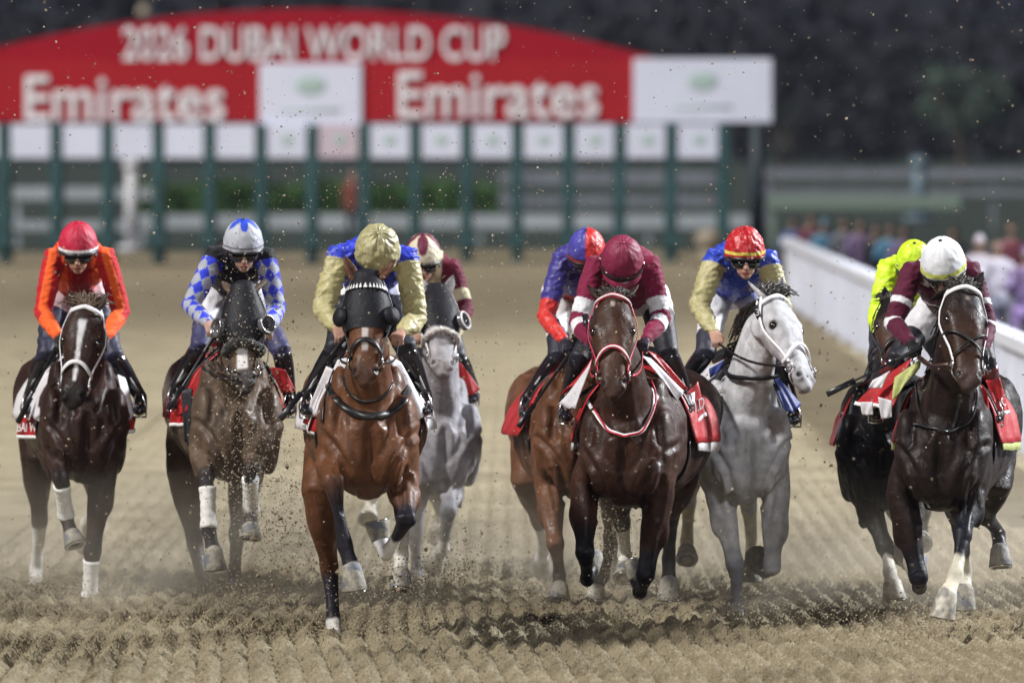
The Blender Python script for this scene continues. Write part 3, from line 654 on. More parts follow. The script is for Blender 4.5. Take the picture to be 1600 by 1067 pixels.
        h.body = obj('body', me, M['grey_coat' if h.o.get('grey') else 'coat'], h.root)
        for ee in h.earm: obj('ear', ee, M['grey_coat' if h.o.get('grey') else 'coat'], h.body)
        for sd in (-1, 1):
            e_ = MB(); e_.ell(h.HS(.375, 61*sd, -.012), .025, .025, .026, (h.w, h.n, h.a)); obj('eye', e_, M['eye'], h.body)
        # mane, forelock, tail
        rnd = random.Random(h.D*7); hm_ = M['dark_hair'] if not h.o.get('hair') else M[h.o['hair']]
        mb = MB(); up = V3((0, 0, 1)); side = h.l*h.o.get('maneside', -1)
        for i in range(150):
            t = rnd.random()*(1 if h.o.get('forelock', True) else .62); x = t*(N_ := len(h.neck)-1); i0 = min(int(x), N_-1); p = h.neck[i0].lerp(h.neck[i0+1], x-i0); tan = (h.neck[i0+1]-h.neck[i0]).normalized()
            cr = (up-tan*up.dot(tan)).normalized()
            hh = interp(t, [0, .35, .7, 1], [.31, .235, .165, .115])*k*.95; s0 = p+cr*hh; ln = rnd.uniform(.08, .16)
            b_ = V3((rnd.uniform(-.02, .02), .05+rnd.uniform(0, .06), rnd.uniform(-.01, .05)))
            pts = [s0, s0+cr*.03+b_*.4+side*.02, s0+b_+side*ln*.5-up*.02, s0+b_*1.4+side*ln*.6-up*ln*.6]
            mb.ribbon(pts, [side]*4, lambda q: .016*(1-q*.8), .005)
        obj('mane', mb, hm_, h.root)
        if h.o.get('forelock', True):
            mb = MB()
            for i in range(150):
                s0 = h.HS(rnd.uniform(-.03, .05), rnd.uniform(-60, 60), .0)-h.n*.015; lf = rnd.uniform(.04, .085)*h.o.get('fl', 1); sx = rnd.gauss(0, .7)
                d1 = (V3((sx*.6, .1, .45))).normalized(); d2 = (V3((sx, .6, .25))).normalized()
                p1 = s0+d1*lf*.45; p2 = p1+d2*lf*.4; p3 = p2+(d2+V3((0, .2, -.7))).normalized()*lf*.4
                mb.ribbon([s0, p1, p2, p3], [h.n]*4, lambda q: .009*(1-q*.7), .004)
            obj('forelock', mb, hm_, h.root)
        mb = MB(); tb = h.W(0, 2.14, 1.40)
        for i in range(70):
            d = V3((rnd.gauss(0, .05), 0, rnd.gauss(0, .03))); mb.ribbon([tb+d*.3, tb+h.b*.07+d*.6+up*.01, tb+h.b*.15+d-up*.12, tb+h.b*.18+d*1.3-up*rnd.uniform(.3, .55)], [h.l]*4, lambda q: .02*(1-q*.7), .006)
        obj('tail', mb, hm_, h.root)
        for L_ in h.legs: h.legparts(L_)
    def leg(h, mb, ty, js, spec):
        """js: joints (px,py, len, sgn) or world Vector, first joint may be (px,py,v)"""
        k = h.k; J = []
        for j in js:
            if isinstance(j, V3): J.append(j)
            elif len(j) == 3: J.append(P(j[0], j[1], h.D+j[2]))
            else:
                q = P(j[0], j[1], J[-1].y); pr = math.hypot(q.x-J[-1].x, q.z-J[-1].z); dv = j[3]*math.sqrt(max(0, (j[2]*k)**2-pr*pr))
                J.append(P(j[0], j[1], J[-1].y+dv))
        sd = -1 if (J[0]-h.O).dot(h.l) < 0 else 1
        if ty == 'f':
            E, K, F, C, B = J; S = h.W(.175*sd, .16, 1.14)
            S2 = E.lerp(K, .38); S3 = E.lerp(K, .78); fk = K.lerp(F, .16); fm = K.lerp(F, .5); fl = K.lerp(F, .85)
            mb.tube([S, E, S2, S3, K, fk, fm, fl, F, F.lerp(C, .55), C, C.lerp(B, .6)], [(.10*k, .13*k), (.094*k, .105*k), (.078*k, .085*k), (.053*k, .055*k), (.062*k, .062*k), (.048*k, .05*k), (.037*k, .041*k), (.039*k, .045*k), (.049*k, .052*k), (.042*k, .042*k), (.052*k, .052*k), (.05*k, .05*k)], lat=h.l, n=14)
            for q_ in (-1, 1): mb.ell(K.lerp(E, .03)+h.l*.022*q_-h.b*.012, .036*k, .045*k, .055*k)
            mb.ell(S2+h.l*.045*sd, .045*k, .05*k, .13*k)
        else:
            Sf, Hk, F, C, B = J; T = h.W(.17*sd, 1.62, 1.28); m1 = Sf.lerp(Hk, .4); m2 = Sf.lerp(Hk, .78); back = h.b*.02
            mb.tube([T, T.lerp(Sf, .6), Sf, m1, m2, Hk, Hk.lerp(F, .2), Hk.lerp(F, .55), Hk.lerp(F, .88), F, F.lerp(C, .55), C, C.lerp(B, .6)], [(.14*k, .22*k), (.135*k, .17*k), (.115*k, .13*k), (.088*k, .10*k), (.055*k, .062*k), (.058*k, .07*k), (.047*k, .052*k), (.040*k, .043*k), (.042*k, .046*k), (.050*k, .052*k), (.042*k, .042*k), (.052*k, .052*k), (.05*k, .05*k)], lat=h.l, n=14)
            mb.ell(Hk+back*1.5+V3((0, 0, .035)), .036*k, .04*k, .06*k)
        h.legs.append(dict(ty=ty, J=J, spec=spec))
    def legparts(h, L_):
        J = L_['J']; sp = L_['spec']; k = h.k; C, B = J[3], J[4]; ax = (B-C).normalized(); ln = (B-C).length
        x = (h.l-ax*h.l.dot(ax)).normalized(); y = ax.cross(x); fw = -y if y.y > 0 else y
        rings = []
        for t, r, sh in ((-.22, .036, 0), (0, .054, 0), (.12, .057, .003), (.5, .064, .009), (.95, .073, .017), (1.0, .071, .017), (1.0, .055, .015), (.92, .035, .01)):
            c = C+ax*ln*t+fw*sh*k; rings.append([c+x*(r*k*math.cos(2*math.pi*j/18))+y*(r*k*1.08*math.sin(2*math.pi*j/18)) for j in range(18)])
        mb = MB(); mb.loft(rings); hf = obj('hoof', mb, M['pale_hoof' if sp.get('pale') else 'hoof'], h.root)
        mb = MB(); c = B+fw*.015*k; n = 22
        pts = [c+x*(.060*k*math.sin(a))+fw*(.064*k*math.cos(a))+ax*.003 for a in np.linspace(-2.5, 2.5, n)]
        mb.ribbon(pts, [ax]*n, .018, .007); obj('horseshoe', mb, M['metal'], hf)
        if sp.get('wrap'):
            K, F = J[1], J[2]; t0, t1 = sp.get('wr', (.16, 1.02)); add = .0065
            pr = [(.0, .062), (.16, .049), (.5, .041), (.85, .043), (1.0, .052), (1.15, .05)]; mb = MB(); pts = []; rr = []
            for i in range(15):
                t = t0+(t1-t0)*i/14; p = K.lerp(F, t) if t <= 1 else F.lerp(J[3], t-1); r = interp(t, [a for a, b in pr], [b for a, b in pr])
                pts.append(p); rr.append(((r+add+.0022*math.sin(i*2.2))*k, (r+add+.005+.0022*math.sin(i*2.2))*k))
            mb.tube(pts, rr, lat=h.l, n=18, round_=False); obj('leg_bandage', mb, M[sp['wrap']], h.root)
    # ---- tack
    def bridle(h, col='white_strap', nb='white_strap', brow=True, nose=True, bt=.13, nt=.60):
        r = h.root; cheek = [(t, 80) for t in (.10, .2, .3, .42, .55, .68, .80)]
        br = obj('bridle', h._poly([h.HS(-.03, p, .004)-h.n*.045*math.cos(R(p)) for p in range(-100, 101, 10)], [h.HN(0, p) for p in range(-100, 101, 10)], .024), M[col], r)
        for sd in (-1, 1):
            pts = [(t, (74+14*math.sin(math.pi*min(1, t/.8)))*sd) for t in np.linspace(-.005, .80, 14)]; h.strap(pts, .018, .011, col, 'cheek_strap', br)
            pts = [(t, p*sd) for t, p in zip(np.linspace(.03, .33, 9), np.linspace(95, 178, 9))]; h.strap(pts, .016, .010, col, 'throat_lash', br)
            mb = MB(); c = h.HS(.80, 84*sd, .016); mb.torus(c, h.w, .030, .0045, xdir=h.a); mb.ell(c, .008, .008, .008); obj('bit_ring', mb, M['metal'], br)
        if brow: h.strap([(bt-.02+.05*abs(math.sin(R(p))), p) for p in range(-84, 85, 7)], .026, .011, col if brow is True else brow, 'browband', br)
        if nose: h.strap([(nt+.11*abs(math.sin(R(p)))**1.6, p) for p in range(-110, 111, 7)], .026, .013, nb, 'noseband', br)
        h.strap([(.84+.05*abs(math.cos(R(p))), p) for p in range(90, 271, 12)], .014, .008, col, 'chin_strap', br)
        h.br = br; return br
    def _poly(h, pts, nrm, width, th=.006):
        mb = MB(); mb.ribbon(pts, nrm, width, th); return mb
    def hood(h, mt='black_cloth', t1=.50, cups='solid', ear=True):
        mb = MB(); rs = []
        m = 16
        for i in range(m+1):
            t = -.02+(t1+.02)*i/m; rs.append([h.HS(t, 20*j, .0085) for j in range(18)])
        r0 = [V3(p) for p in rs[0]]; cc = sum(r0, V3())/18
        pre = [[cc+(p-cc)*q-h.a*e for p in r0] for q, e in ((.25, .040), (.62, .034), (.88, .020))]
        mb.loft(pre+rs, cap=False)
        o = obj('hood', mb, M[mt], h.root)
        for sd in (-1, 1):
            c = h.HS(.385, 68*sd, .012); ax = (h.w*.75*sd+h.n*.66).normalized(); xx = (h.a-ax*h.a.dot(ax)).normalized(); yy = ax.cross(xx)
            if cups == 'solid':
                mb = MB(); rs = []
                for q in np.linspace(0, 1, 7):
                    rr = .058*math.cos(q*1.25); rs.append([c+ax*(.004+.040*math.sin(q*1.45))-h.a*.0+xx*rr*math.cos(2*math.pi*j/18)+yy*rr*math.sin(2*math.pi*j/18) for j in range(18)])
                mb.loft(rs); obj('blinker_cup', mb, M[mt], o)
            else:
                mb = MB(); rs = []
                for q in np.linspace(0, .62, 5):
                    rr = .062*math.cos(q*.8); rs.append([c+ax*(.006+.05*q)+xx*rr*1.05*math.cos(2*math.pi*j/20)+yy*rr*math.sin(2*math.pi*j/20) for j in range(20)])
                for q in (.5, .2, 0): 
                    rr = .052*(.6+q*.4); rs.append([c+ax*(.006+.04*q)+xx*rr*math.cos(2*math.pi*j/20)+yy*rr*math.sin(2*math.pi*j/20) for j in range(20)])
                mb.loft(rs); cp = obj('blinker_cup', mb, M['clear_cup'], o)
                mb = MB(); mb.torus(c+ax*.036, ax, .056, .0052, xdir=xx); obj('cup_rim', mb, M['metal' if cups == 'rim' else 'white_strap'], cp)
        return o
    def sheep(h, mt, t=.60, r=.026):
        mb = MB(); n = 22; pts = [h.HS(t+.05*abs(math.sin(R(p))), p, .018) for p in np.linspace(-125, 125, n)]
        mb.tube(pts, [r*(.9+.25*random.random()) for _ in pts], n=10); me = fuse(mb, .007, 1); V = getV(me); N = getN(me)
        V += N*((vnoise(V[:, 0]*160, V[:, 2]*160, 4)-.5)*.012)[:, None]; setV(me, V); return obj('sheepskin_noseband', me, M[mt], h.root)
    def ray(h, px, py, off=.008):
        o = V3((0, 0, CH)); d = (P(px, py, 50)-o).normalized(); hit = h.bvh.ray_cast(o, d)
        return (hit[0]+hit[1]*off, hit[1]) if hit[0] is not None else None
    def bodystrap(h, pxs, width, mt, name='breast_strap', off=.010, k=5):
        pts = spl([V3((p[0], p[1], 0)) for p in pxs], k); c = []; nn = []
        for p in pts:
            q = h.ray(p.x, p.y, off)
            if q: c.append(q[0]); nn.append(q[1])
        for _ in range(2): c = [c[0]]+[(c[i-1]+c[i]*2+c[i+1])/4 for i in range(1, len(c)-1)]+[c[-1]]
        if len(c) > 3: return obj(name, h._poly(c, nn, width, .008), M[mt], h.root)
    def reins(h, hands, mt='black_strap', sag=.04):
        for sd, H_ in zip((-1, 1), hands):
            if H_ is None: continue
            a = h.HS(.80, 86*sd, .03); pts = [a.lerp(H_, t)+V3((.02*sd*math.sin(math.pi*t), 0, -sag*math.sin(math.pi*t))) for t in np.linspace(0, 1, 9)]
            mb = MB(); mb.ribbon(pts, [h.l*sd]*9, .016, .005); obj('rein', mb, M[mt], h.br)
    def drape(h, name, v0, v1, a1, mt, off, flare=.0, a0=None, parent=None):
        """cloth laid over the back: rays cast in towards the trunk axis"""
        nv, na = 16, 33; rows = []
        for i in range(nv+1):
            v = v0+(v1-v0)*i/nv; ax = h.W(0, v, 1.22); row = []
            for j in range(na+1):
                a = R(-a1+2*a1*j/na); d = (h.l*math.sin(a)+V3((0, 0, 1))*math.cos(a)).normalized(); hit = h.bvh.ray_cast(ax+d*.9, -d)
                p = (hit[0] if hit[0] is not None and (hit[0]-ax).length < .50 else ax+d*.36); low = max(0, (abs(a)-R(55))/R(60))
                p = p+d*(off+.006*math.sin(v*23+a*5)) + h.l*math.copysign(flare*low**2, a)
                row.append(p)
            rows.append(row)
        V = [p for r in rows for p in r]; n = na+1; F = [(i*n+j, i*n+j+1, (i+1)*n+j+1, (i+1)*n+j) for i in range(nv) for j in range(na)]
        mb = MB(); mb.add(V, F); me = mb.mesh(name); o = obj(name, me, M[mt], parent or h.root)
        sm = o.modifiers.new('t', 'SOLIDIFY'); sm.thickness = .006; sm.offset = 1; return o
    def panel(h, cs, mt, name='cloth_flap', ripple=.012, parent=None, text=None, border=None, n=12):
        """a hanging corner of cloth: four corners (px,py,v) tl,tr,br,bl"""
        c = [P(a, b, h.D+v) for a, b, v in cs]; G = {}
        nn = (c[1]-c[0]).cross(c[3]-c[0]).normalized()
        if nn.y > 0: nn = -nn
        def pt(u, q): return c[0].lerp(c[1], u).lerp(c[3].lerp(c[2], u), q)+nn*ripple*math.sin(u*9+q*3)*q
        V = [pt(i/n, j/n) for j in range(n+1) for i in range(n+1)]; F = [(j*(n+1)+i, j*(n+1)+i+1, (j+1)*(n+1)+i+1, (j+1)*(n+1)+i) for j in range(n) for i in range(n)]
        mb = MB(); mb.add(V, F); o = obj(name, mb, M[mt], parent or h.cloth); sm = o.modifiers.new('t', 'SOLIDIFY'); sm.thickness = .006; sm.offset = 0
        if border:
            mb = MB(); mb.ribbon([pt(i/n, .97)+nn*.008 for i in range(n+1)], [nn]*(n+1), .022, .004); obj('border', mb, M[border], o)
        if text:
            s_, u0, u1, q0, q1 = text; a = pt(u0, q1); b = pt(u1, q1); d = pt(u0, q0); X_ = b-a; Z_ = d-a
            me = text_mesh(s_, 0, 1, 0, 1, 0, bold=.01, depth=.004, facing=(a+nn*.014, X_, Z_, nn)); obj('lettering', me, M['white_strap'], o)
        return o

# ------------------------------------------------------------------ riders
def hand_mesh(mb, wr, d, lat, up, sd, grip=True):
    """palm, four curled fingers and a thumb closing on the reins"""
    palm = wr+d*.045; mb.tube([wr-d*.01, wr+d*.03, wr+d*.075], [(.026, .02), (.038, .018), (.040, .016)], lat=lat, n=10)
    for i, L_ in enumerate((.066, .076, .070, .056)):
        o = wr+d*.078+lat*((i-1.5)*.0195); q = o+d*L_*.42-up*.012; r = q-up*L_*.40+d*.004; e = r-d*L_*.42-up*.004
        mb.tube([o-d*.012, o, q, r, e], [.0098, .0098, .0092, .0085, .0078], n=7)
    o = wr+d*.03+lat*(-.034*sd); mb.tube([o, o+d*.03-up*.012-lat*.012*sd, o+d*.06-up*.03+lat*.006*sd], [.0125, .011, .009], n=7)
class Jockey:
    def __init__(j, h, S, label):
        """S: pixel targets; h: horse"""
        D = h.D; j.h = h; j.S = S; g = S.get
        j.root = thing('person', label, 'person', h.W(0, .9, 0)*1.0, 'jockeys riding in the race'); j.root.location.z = (h.W(0, .9, 1.6)).z
        vh = g('vh', .22)
        pitch, yaw, roll = R(g('pitch', 25)), R(g('yaw', 0)), R(g('roll', 0))
        f = V3((math.sin(yaw)*math.cos(pitch), -math.cos(yaw)*math.cos(pitch), -math.sin(pitch))); r = V3((math.cos(yaw), math.sin(yaw), 0)); r = (Matrix.Rotation(roll, 3, f) @ r).normalized(); u = r.cross(f).normalized()
        if u.z < 0: u = -u
        j.f, j.r, j.u = f, r, u
        hx, htop, wdt = S['helmet']; s = FPX/(D+vh); kr = (wdt/2/s)
        top = P(hx, htop, D+vh); c = top-V3((0, 0, 1))*(kr*1.46)*math.cos(pitch*.6)+V3((0, 0, 0)); j.c = c; j.kr = kr; sk = kr/.120
        shL, shR = [P(a[0], a[1], D+a[2] if len(a) > 2 else D+.46) for a in S['sh']]; mid = (shL+shR)/2
        shL = shL.lerp(mid, .20); shR = shR.lerp(mid, .20)
        el = [P(a[0], a[1], D+(a[2] if len(a) > 2 else .34)) for a in S['el']]; wr = [P(a[0], a[1], D+(a[2] if len(a) > 2 else .10)) for a in S['wr']]
        lat = (shR-shL).normalized()
        NB = mid+V3((0, .02, .03)); HP = P(*S['hip'], D+.98) if 'hip' in S else mid+h.b*.50-V3((0, 0, .16))+(h.W(0, .98, 0)-h.O-h.b*.98*h.k)*0
        base = h.W(0, .98, 0); HP.x = HP.x*.5+base.x*.5
        kn = [P(a[0], a[1], D+(a[2] if len(a) > 2 else .52)) for a in S['kn']]; ft = [P(a[0], a[1], D+(a[2] if len(a) > 2 else .55)) for a in S['ft']]
        an = [q+V3((0, .13, .075)) for q in ft]; hj = [HP-lat*.095-V3((0, 0, .04)), HP+lat*.095-V3((0, 0, .04))]
        sh = [shL, shR]; j.sh, j.el, j.wr, j.kn, j.ft, j.hj, j.an = sh, el, wr, kn, ft, hj, an
        hd = []
        # ---- body: one continuous skin
        mb = MB()
        mb.ell(c-f*.005, .076*sk, .095*sk, .108*sk, (r, f, u)); fc = c+f*.055*sk-u*.060*sk
        mb.ell(fc, .058*sk, .050*sk, .070*sk, (r, f, u)); mb.ell(c+f*.078*sk-u*.112*sk, .028*sk, .024*sk, .022*sk, (r, f, u))
        mb.tube([c+f*.088*sk-u*.018*sk, c+f*.104*sk-u*.042*sk, c+f*.112*sk-u*.060*sk], [.011*sk, .013*sk, .017*sk], n=8)
        mb.ell(c+f*.100*sk-u*.088*sk, .024*sk, .012*sk, .007*sk, (r, f, u)); mb.ell(c+f*.097*sk-u*.099*sk, .021*sk, .012*sk, .008*sk, (r, f, u))
        for sd in (-1, 1):
            mb.ell(c+r*.078*sk*sd-u*.02*sk, .012, .02, .032, (r, f, u)); mb.ell(c+f*.075*sk-u*.048*sk+r*.032*sk*sd, .022*sk, .02*sk, .02*sk, (r, f, u))
        mb.tube([NB-V3((0, -.03, .03)), NB+(c-NB)*.35, c-u*.06-f*.02], [.062, .052, .055], n=10)
        tors = [NB+V3((0, .01, -.02)), NB.lerp(HP, .18), NB.lerp(HP, .45), NB.lerp(HP, .75), HP]; tw = [(.07, .06), (.165, .095), (.15, .105), (.125, .09), (.155, .12)]
        mb.tube(tors, tw, lat=lat, n=16)
        for i, sd in ((0, -1), (1, 1)):
            mb.tube([sh[i]-lat*.05*sd, sh[i], sh[i].lerp(el[i], .5), el[i], el[i].lerp(wr[i], .4), wr[i]], [.05, .055, .046, .038, .038, .026], n=10)
            d = (wr[i]-el[i]).normalized(); tgt = (h.W(.03*sd, -.15, 1.45)-wr[i]).normalized(); d = (d*.6+V3((0, -1, -.25)).normalized()*.5).normalized(); la = (V3((1, 0, 0))-d*d.x).normalized(); up = la.cross(d); up = up if up.z > 0 else -up
            hand_mesh(mb, wr[i], d, la, up, sd); hd.append(wr[i]+d*.09-up*.02)
            mb.tube([hj[i], hj[i].lerp(kn[i], .5), kn[i], kn[i].lerp(an[i], .35), an[i]], [.095, .078, .055, .052, .035], n=10); mb.tube([an[i]+V3((0, .03, -.05)), ft[i]+V3((0, .03, 0)), ft[i]+V3((0, -.06, -.01))], [.034, .038, .03], n=8)
        j.hands = hd
        me = fuse(mb, .0065, 2); V = getV(me); C = np.tile(np.array(g('skin', (.42, .24, .17)), float), (len(V), 1))
        q = V-np.array(c); x = q.dot(np.array(r)); y = q.dot(np.array(f)); z = q.dot(np.array(u)); hm = np.linalg.norm(q, axis=1) < .17*sk
        m = hm*(np.abs(x) < .024*sk)*(np.abs(z+.093*sk) < .012*sk)*(y > .08*sk); C[m > 0] = C[m > 0]*np.array((.75, .42, .42))
        m = hm*(np.abs(z+.0935*sk) < .0025)*(np.abs(x) < .024*sk)*(y > .07); C[m > 0] *= .3
        if g('gloves'):
            for i in (0, 1):
                d = np.linalg.norm(V-np.array(wr[i]+(hd[i]-wr[i])*.6), axis=1); C[d < .105] = g('gloves')
        if g('mask'): C[(hm > 0) & (z < -.05*sk) & (y > .0)] = g('mask')
        setC(me, C); body = obj('body', me, M['skin'], j.root)
        # ---- silks
        mb = MB(); puff = g('puff', 1.0)
        mb.tube([NB+V3((0, .0, -.005)), NB.lerp(HP, .12), NB.lerp(HP, .3), NB.lerp(HP, .55), NB.lerp(HP, .8), NB.lerp(HP, .93)], [(.095, .085), (.175, .135), (.195, .16), (.185, .16), (.16, .14), (.155, .13)], lat=lat, n=18)
        for i, sd in ((0, -1), (1, 1)):
            A, B_, C_ = sh[i], el[i], wr[i]
            mb.tube([A-lat*.07*sd, A, A.lerp(B_, .3), A.lerp(B_, .7), B_, B_.lerp(C_, .35), B_.lerp(C_, .7), B_.lerp(C_, .93)], [r_*puff if q_ < 7 else r_ for q_, r_ in enumerate([.075, .076, .068, .064, .060, .055, .046, .034])], n=14)
        me = fuse(mb, .0075, 4); V = getV(me); N = getN(me); al = np.full(len(V), -1.); side = np.zeros(len(V))
        ds, ts = segdist(V, NB, HP); best = ds-.06
        for i, sd in ((0, -1), (1, 1)):
            d1, t1 = segdist(V, sh[i], el[i]); d2, t2 = segdist(V, el[i], wr[i])
            m = d1 < best; al[m] = t1[m]; side[m] = sd; best = np.minimum(best, d1)
            m = d2 < best; al[m] = 1+t2[m]; side[m] = sd; best = np.minimum(best, d2)
        W_ = V-np.array(NB)
        fold = (np.abs(vnoise(W_[:, 0]*14+W_[:, 2]*10, W_[:, 2]*26-W_[:, 0]*14+W_[:, 1]*8, 61)-.5)*2)**.7
        f2_ = (np.abs(vnoise(W_[:, 0]*35+W_[:, 2]*18, W_[:, 2]*46, 62)-.5)*2)**.7
        V += N*((.5-fold)*.0085*g('wr_amp', 1)+(.5-f2_)*.0035*g('wr_amp', 1))[:, None]; setV(me, V)
        lx = W_.dot(np.array(lat)); setC(me, S['pat'](al, side, ts, lx, V, j)); obj('jacket', me, M[g('cloth', 'silk')], j.root)
        if g('collar'):
            mb = MB(); mb.torus(NB+V3((0, -.02, .03)), (c-NB), .075, .016, xdir=lat); obj('collar', mb, M[g('collar')], j.root)
        # ---- breeches and boots
        mb = MB()
        mb.tube([NB.lerp(HP, .82), HP, HP+h.b*.06-V3((0, 0, .05))], [(.13, .10), (.168, .135), (.13, .11)], lat=lat, n=16)
        for i in (0, 1): mb.tube([hj[i], hj[i].lerp(kn[i], .35), hj[i].lerp(kn[i], .7), kn[i], kn[i].lerp(an[i], .22)], [.105, .098, .078, .064, .058], n=12)
        me = fuse(mb, .009, 4); V = getV(me); N = getN(me); C = np.tile(np.array(g('breeches', (.72, .72, .74)), float), (len(V), 1))
        V += N*((vnoise(V[:, 0]*22, V[:, 2]*30, 63)-.5)*.010)[:, None]; setV(me, V)
        for i in (0, 1):
            d, t = segdist(V, hj[i], kn[i]); m = (t > g('navy_from', .62)) & (d < .16); C[m] = g('knee', (.015, .017, .045))
        setC(me, C); obj('breeches', me, M['breeches'], j.root)
        for i in (0, 1):
            mb = MB(); K, A, F_ = kn[i], an[i], ft[i]
            mb.tube([K.lerp(A, .12), K.lerp(A, .4), K.lerp(A, .8), A, A+V3((0, .02, -.05))], [.062, .060, .046, .043, .044], n=12)
            mb.tube([A+V3((0, .05, -.055)), F_+V3((0, .06, 0)), F_+V3((0, -.02, -.005)), F_+V3((0, -.09, -.008))], [(.036, .04), (.040, .042), (.043, .034), (.028, .022)], lat=(1, 0, 0), n=12)
            me = fuse(mb, .008, 2); bt = obj('boot', me, M['boot'], j.root)
            mb = MB(); p = [K.lerp(A, t)+V3((0, -.060+.012*t, 0))+lat*.015*(-1 if i == 0 else 1) for t in np.linspace(.18, .85, 8)]
            mb.ribbon(p, [V3((0, -1, 0))]*8, .012, .004); obj('boot_piping', mb, M['white_strap'], bt)
            if g('boot_top'):
                mb = MB(); mb.tube([K.lerp(A, .08), K.lerp(A, .38)], [.066, .064], round_=False, n=14); obj('boot_top', mb, M['brown_boot'], bt)
            # stirrup belongs to the horse's saddle
            mb = MB(); c0 = F_+V3((0, -.03, 0)); mb.box(c0-V3((0, 0, .045)), .042, .02, .005); a_ = c0+V3((0, 0, .10))
            mb.tube([c0+V3((-.042, 0, -.045)), c0+V3((-.045, 0, .02)), a_+V3((-.02, 0, 0)), a_+V3((.02, 0, 0)), c0+V3((.045, 0, .02)), c0+V3((.042, 0, -.045))], [.005]*6, n=6)
            st = obj('stirrup', mb, M['metal'], h.saddle); mb = MB(); mb.ribbon([a_, a_.lerp(h.W((-.26 if i == 0 else .26), .6, 1.48), .5)+V3((0, 0, -.01)), h.W((-.2 if i == 0 else .2), .6, 1.52)], [V3((0, -1, 0))]*3, .025, .005); obj('stirrup_leather', mb, M['black_strap'], st)
        # ---- helmet, goggles
        mb = MB(); rs = []; rise = 1.40
        for q in np.linspace(0, 1, 30):
            ph = q*math.pi/2*.985; rr = math.cos(ph)**.9; zz = math.sin(ph)*kr*rise
            rs.append([c+u*(zz+kr*.02)+r*(kr*rr*math.cos(a))*(1+.010*math.cos(6*a)*rr)+f*(kr*1.14*rr*math.sin(a))*(1+.010*math.cos(6*a)*rr)-f*.01 for a in np.linspace(0, 2*math.pi, 96, endpoint=False)])
        bot = [c-u*kr*.07+r*(kr*.97*math.cos(a))+f*(kr*1.10*math.sin(a))-f*.01 for a in np.linspace(0, 2*math.pi, 96, endpoint=False)]
        mb.loft([bot]+rs); me = mb.mesh('helmet'); V = getV(me); q = V-np.array(c); x = q.dot(np.array(r))/kr; y = q.dot(np.array(f))/kr; z = q.dot(np.array(u))/kr
        nzv = (vnoise(np.arctan2(x, y)*7+z*2, z*5, 71)-.5)*.012*g('cap_wr', .5); N = getN(me); V += N*nzv[:, None]; setV(me, V)
        # dense colour lookup happens per vertex
        setC(me, S['cap'](np.arctan2(x, y), x, y, z)); hm = obj('helmet', me, M[g('capmat', 'cap')], j.root)
        def band(z0, off, wd, mt, nm, a0=0, a1=2*math.pi):
            A = np.linspace(a0, a1, 40); pp = [c+u*kr*z0+r*((kr+off)*math.sin(a))+f*((kr*1.14+off)*math.cos(a))-f*.01 for a in A]; nn = [r*math.sin(a)+f*math.cos(a) for a in A]; mb = MB(); mb.ribbon(pp, nn, wd, .004); return obj(nm, mb, M[mt] if isinstance(mt, str) else mt, hm)
        if g('band'): band(g('bandz', .08), .004, .018, g('band'), 'cap_band')
        band(-.055, .000, .018, 'goggle_frame', 'helmet_rim')
        # short peak
        if g('peak'):
            A = np.linspace(-1.1, 1.1, 15); mb = MB()
            r1 = [c-u*kr*.10+r*(kr*.98*math.sin(a))+f*(kr*1.12*math.cos(a))-f*.01 for a in A]; r2 = [c-u*kr*.24+r*(kr*1.02*math.sin(a))+f*(kr*1.12*math.cos(a)+.035*math.cos(a)**1)-f*.01 for a in A]
            n = len(A); dn = -u*.006; mb.add(r1+r2+[p+dn for p in r1]+[p+dn for p in r2], [(i, i+1, n+i+1, n+i) for i in range(n-1)]+[(2*n+i, 3*n+i, 3*n+i+1, 2*n+i+1) for i in range(n-1)]+[(n+i, n+i+1, 3*n+i+1, 3*n+i) for i in range(n-1)])
            obj('peak', mb, M[g('peakmat', 'goggle_frame')], hm)
        mb = MB(); mb.ell(c+u*(kr*(rise+.02)), .012, .012, .008, (r, f, u)); obj('cap_button', mb, M[g('btn', 'goggle_frame')], hm)
        # goggles
        A = np.linspace(-1.15, 1.15, 21); rs = []
        for zz, o_ in ((.030, .0), (.024, .012), (.0, .017), (-.022, .012), (-.030, .0)):
            rs.append([c-u*(.043*sk)+u*zz*sk*(1-.25*abs(math.sin(a)))*(1-.35*math.exp(-(a/.12)**2)*(zz < 0))+r*((.072*sk+o_)*math.sin(a))+f*((.088*sk+o_)*math.cos(a)) for a in A])
        mb = MB(); V_ = [p for q in rs for p in q]; n = len(A); mb.add(V_, [(i*n+k_, i*n+k_+1, (i+1)*n+k_+1, (i+1)*n+k_) for i in range(4) for k_ in range(n-1)])
        gg = obj('goggles', mb, M['lens'], j.root); sm = gg.modifiers.new('t', 'SOLIDIFY'); sm.thickness = .006
        for q in (rs[0], rs[-1]): mb = MB(); mb.tube(q, [.004]*n, n=6); obj('goggle_frame', mb, M['goggle_frame'], gg)
        mb = MB(); A2 = np.linspace(1.1, 2*math.pi-1.1, 24); pp = [c-u*(.028*sk)+r*((kr*.96)*math.sin(a))+f*((kr*1.05)*math.cos(a)) for a in A2]; mb.ribbon(pp, [r*math.sin(a)+f*math.cos(a) for a in A2], .022, .004); obj('goggle_strap', mb, M['goggle_frame'], gg)
        # chin strap
        mb = MB(); pts = [c+r*(.082*sk*math.sin(a))*(1)+f*(.045*sk)*abs(math.cos(a))-u*(.02+.118*math.cos(a))*sk for a in np.linspace(-1.45, 1.45, 15)]; mb.ribbon(pts, [(p-c) for p in pts], .014, .003); obj('chin_strap', mb, M['goggle_frame'], hm)
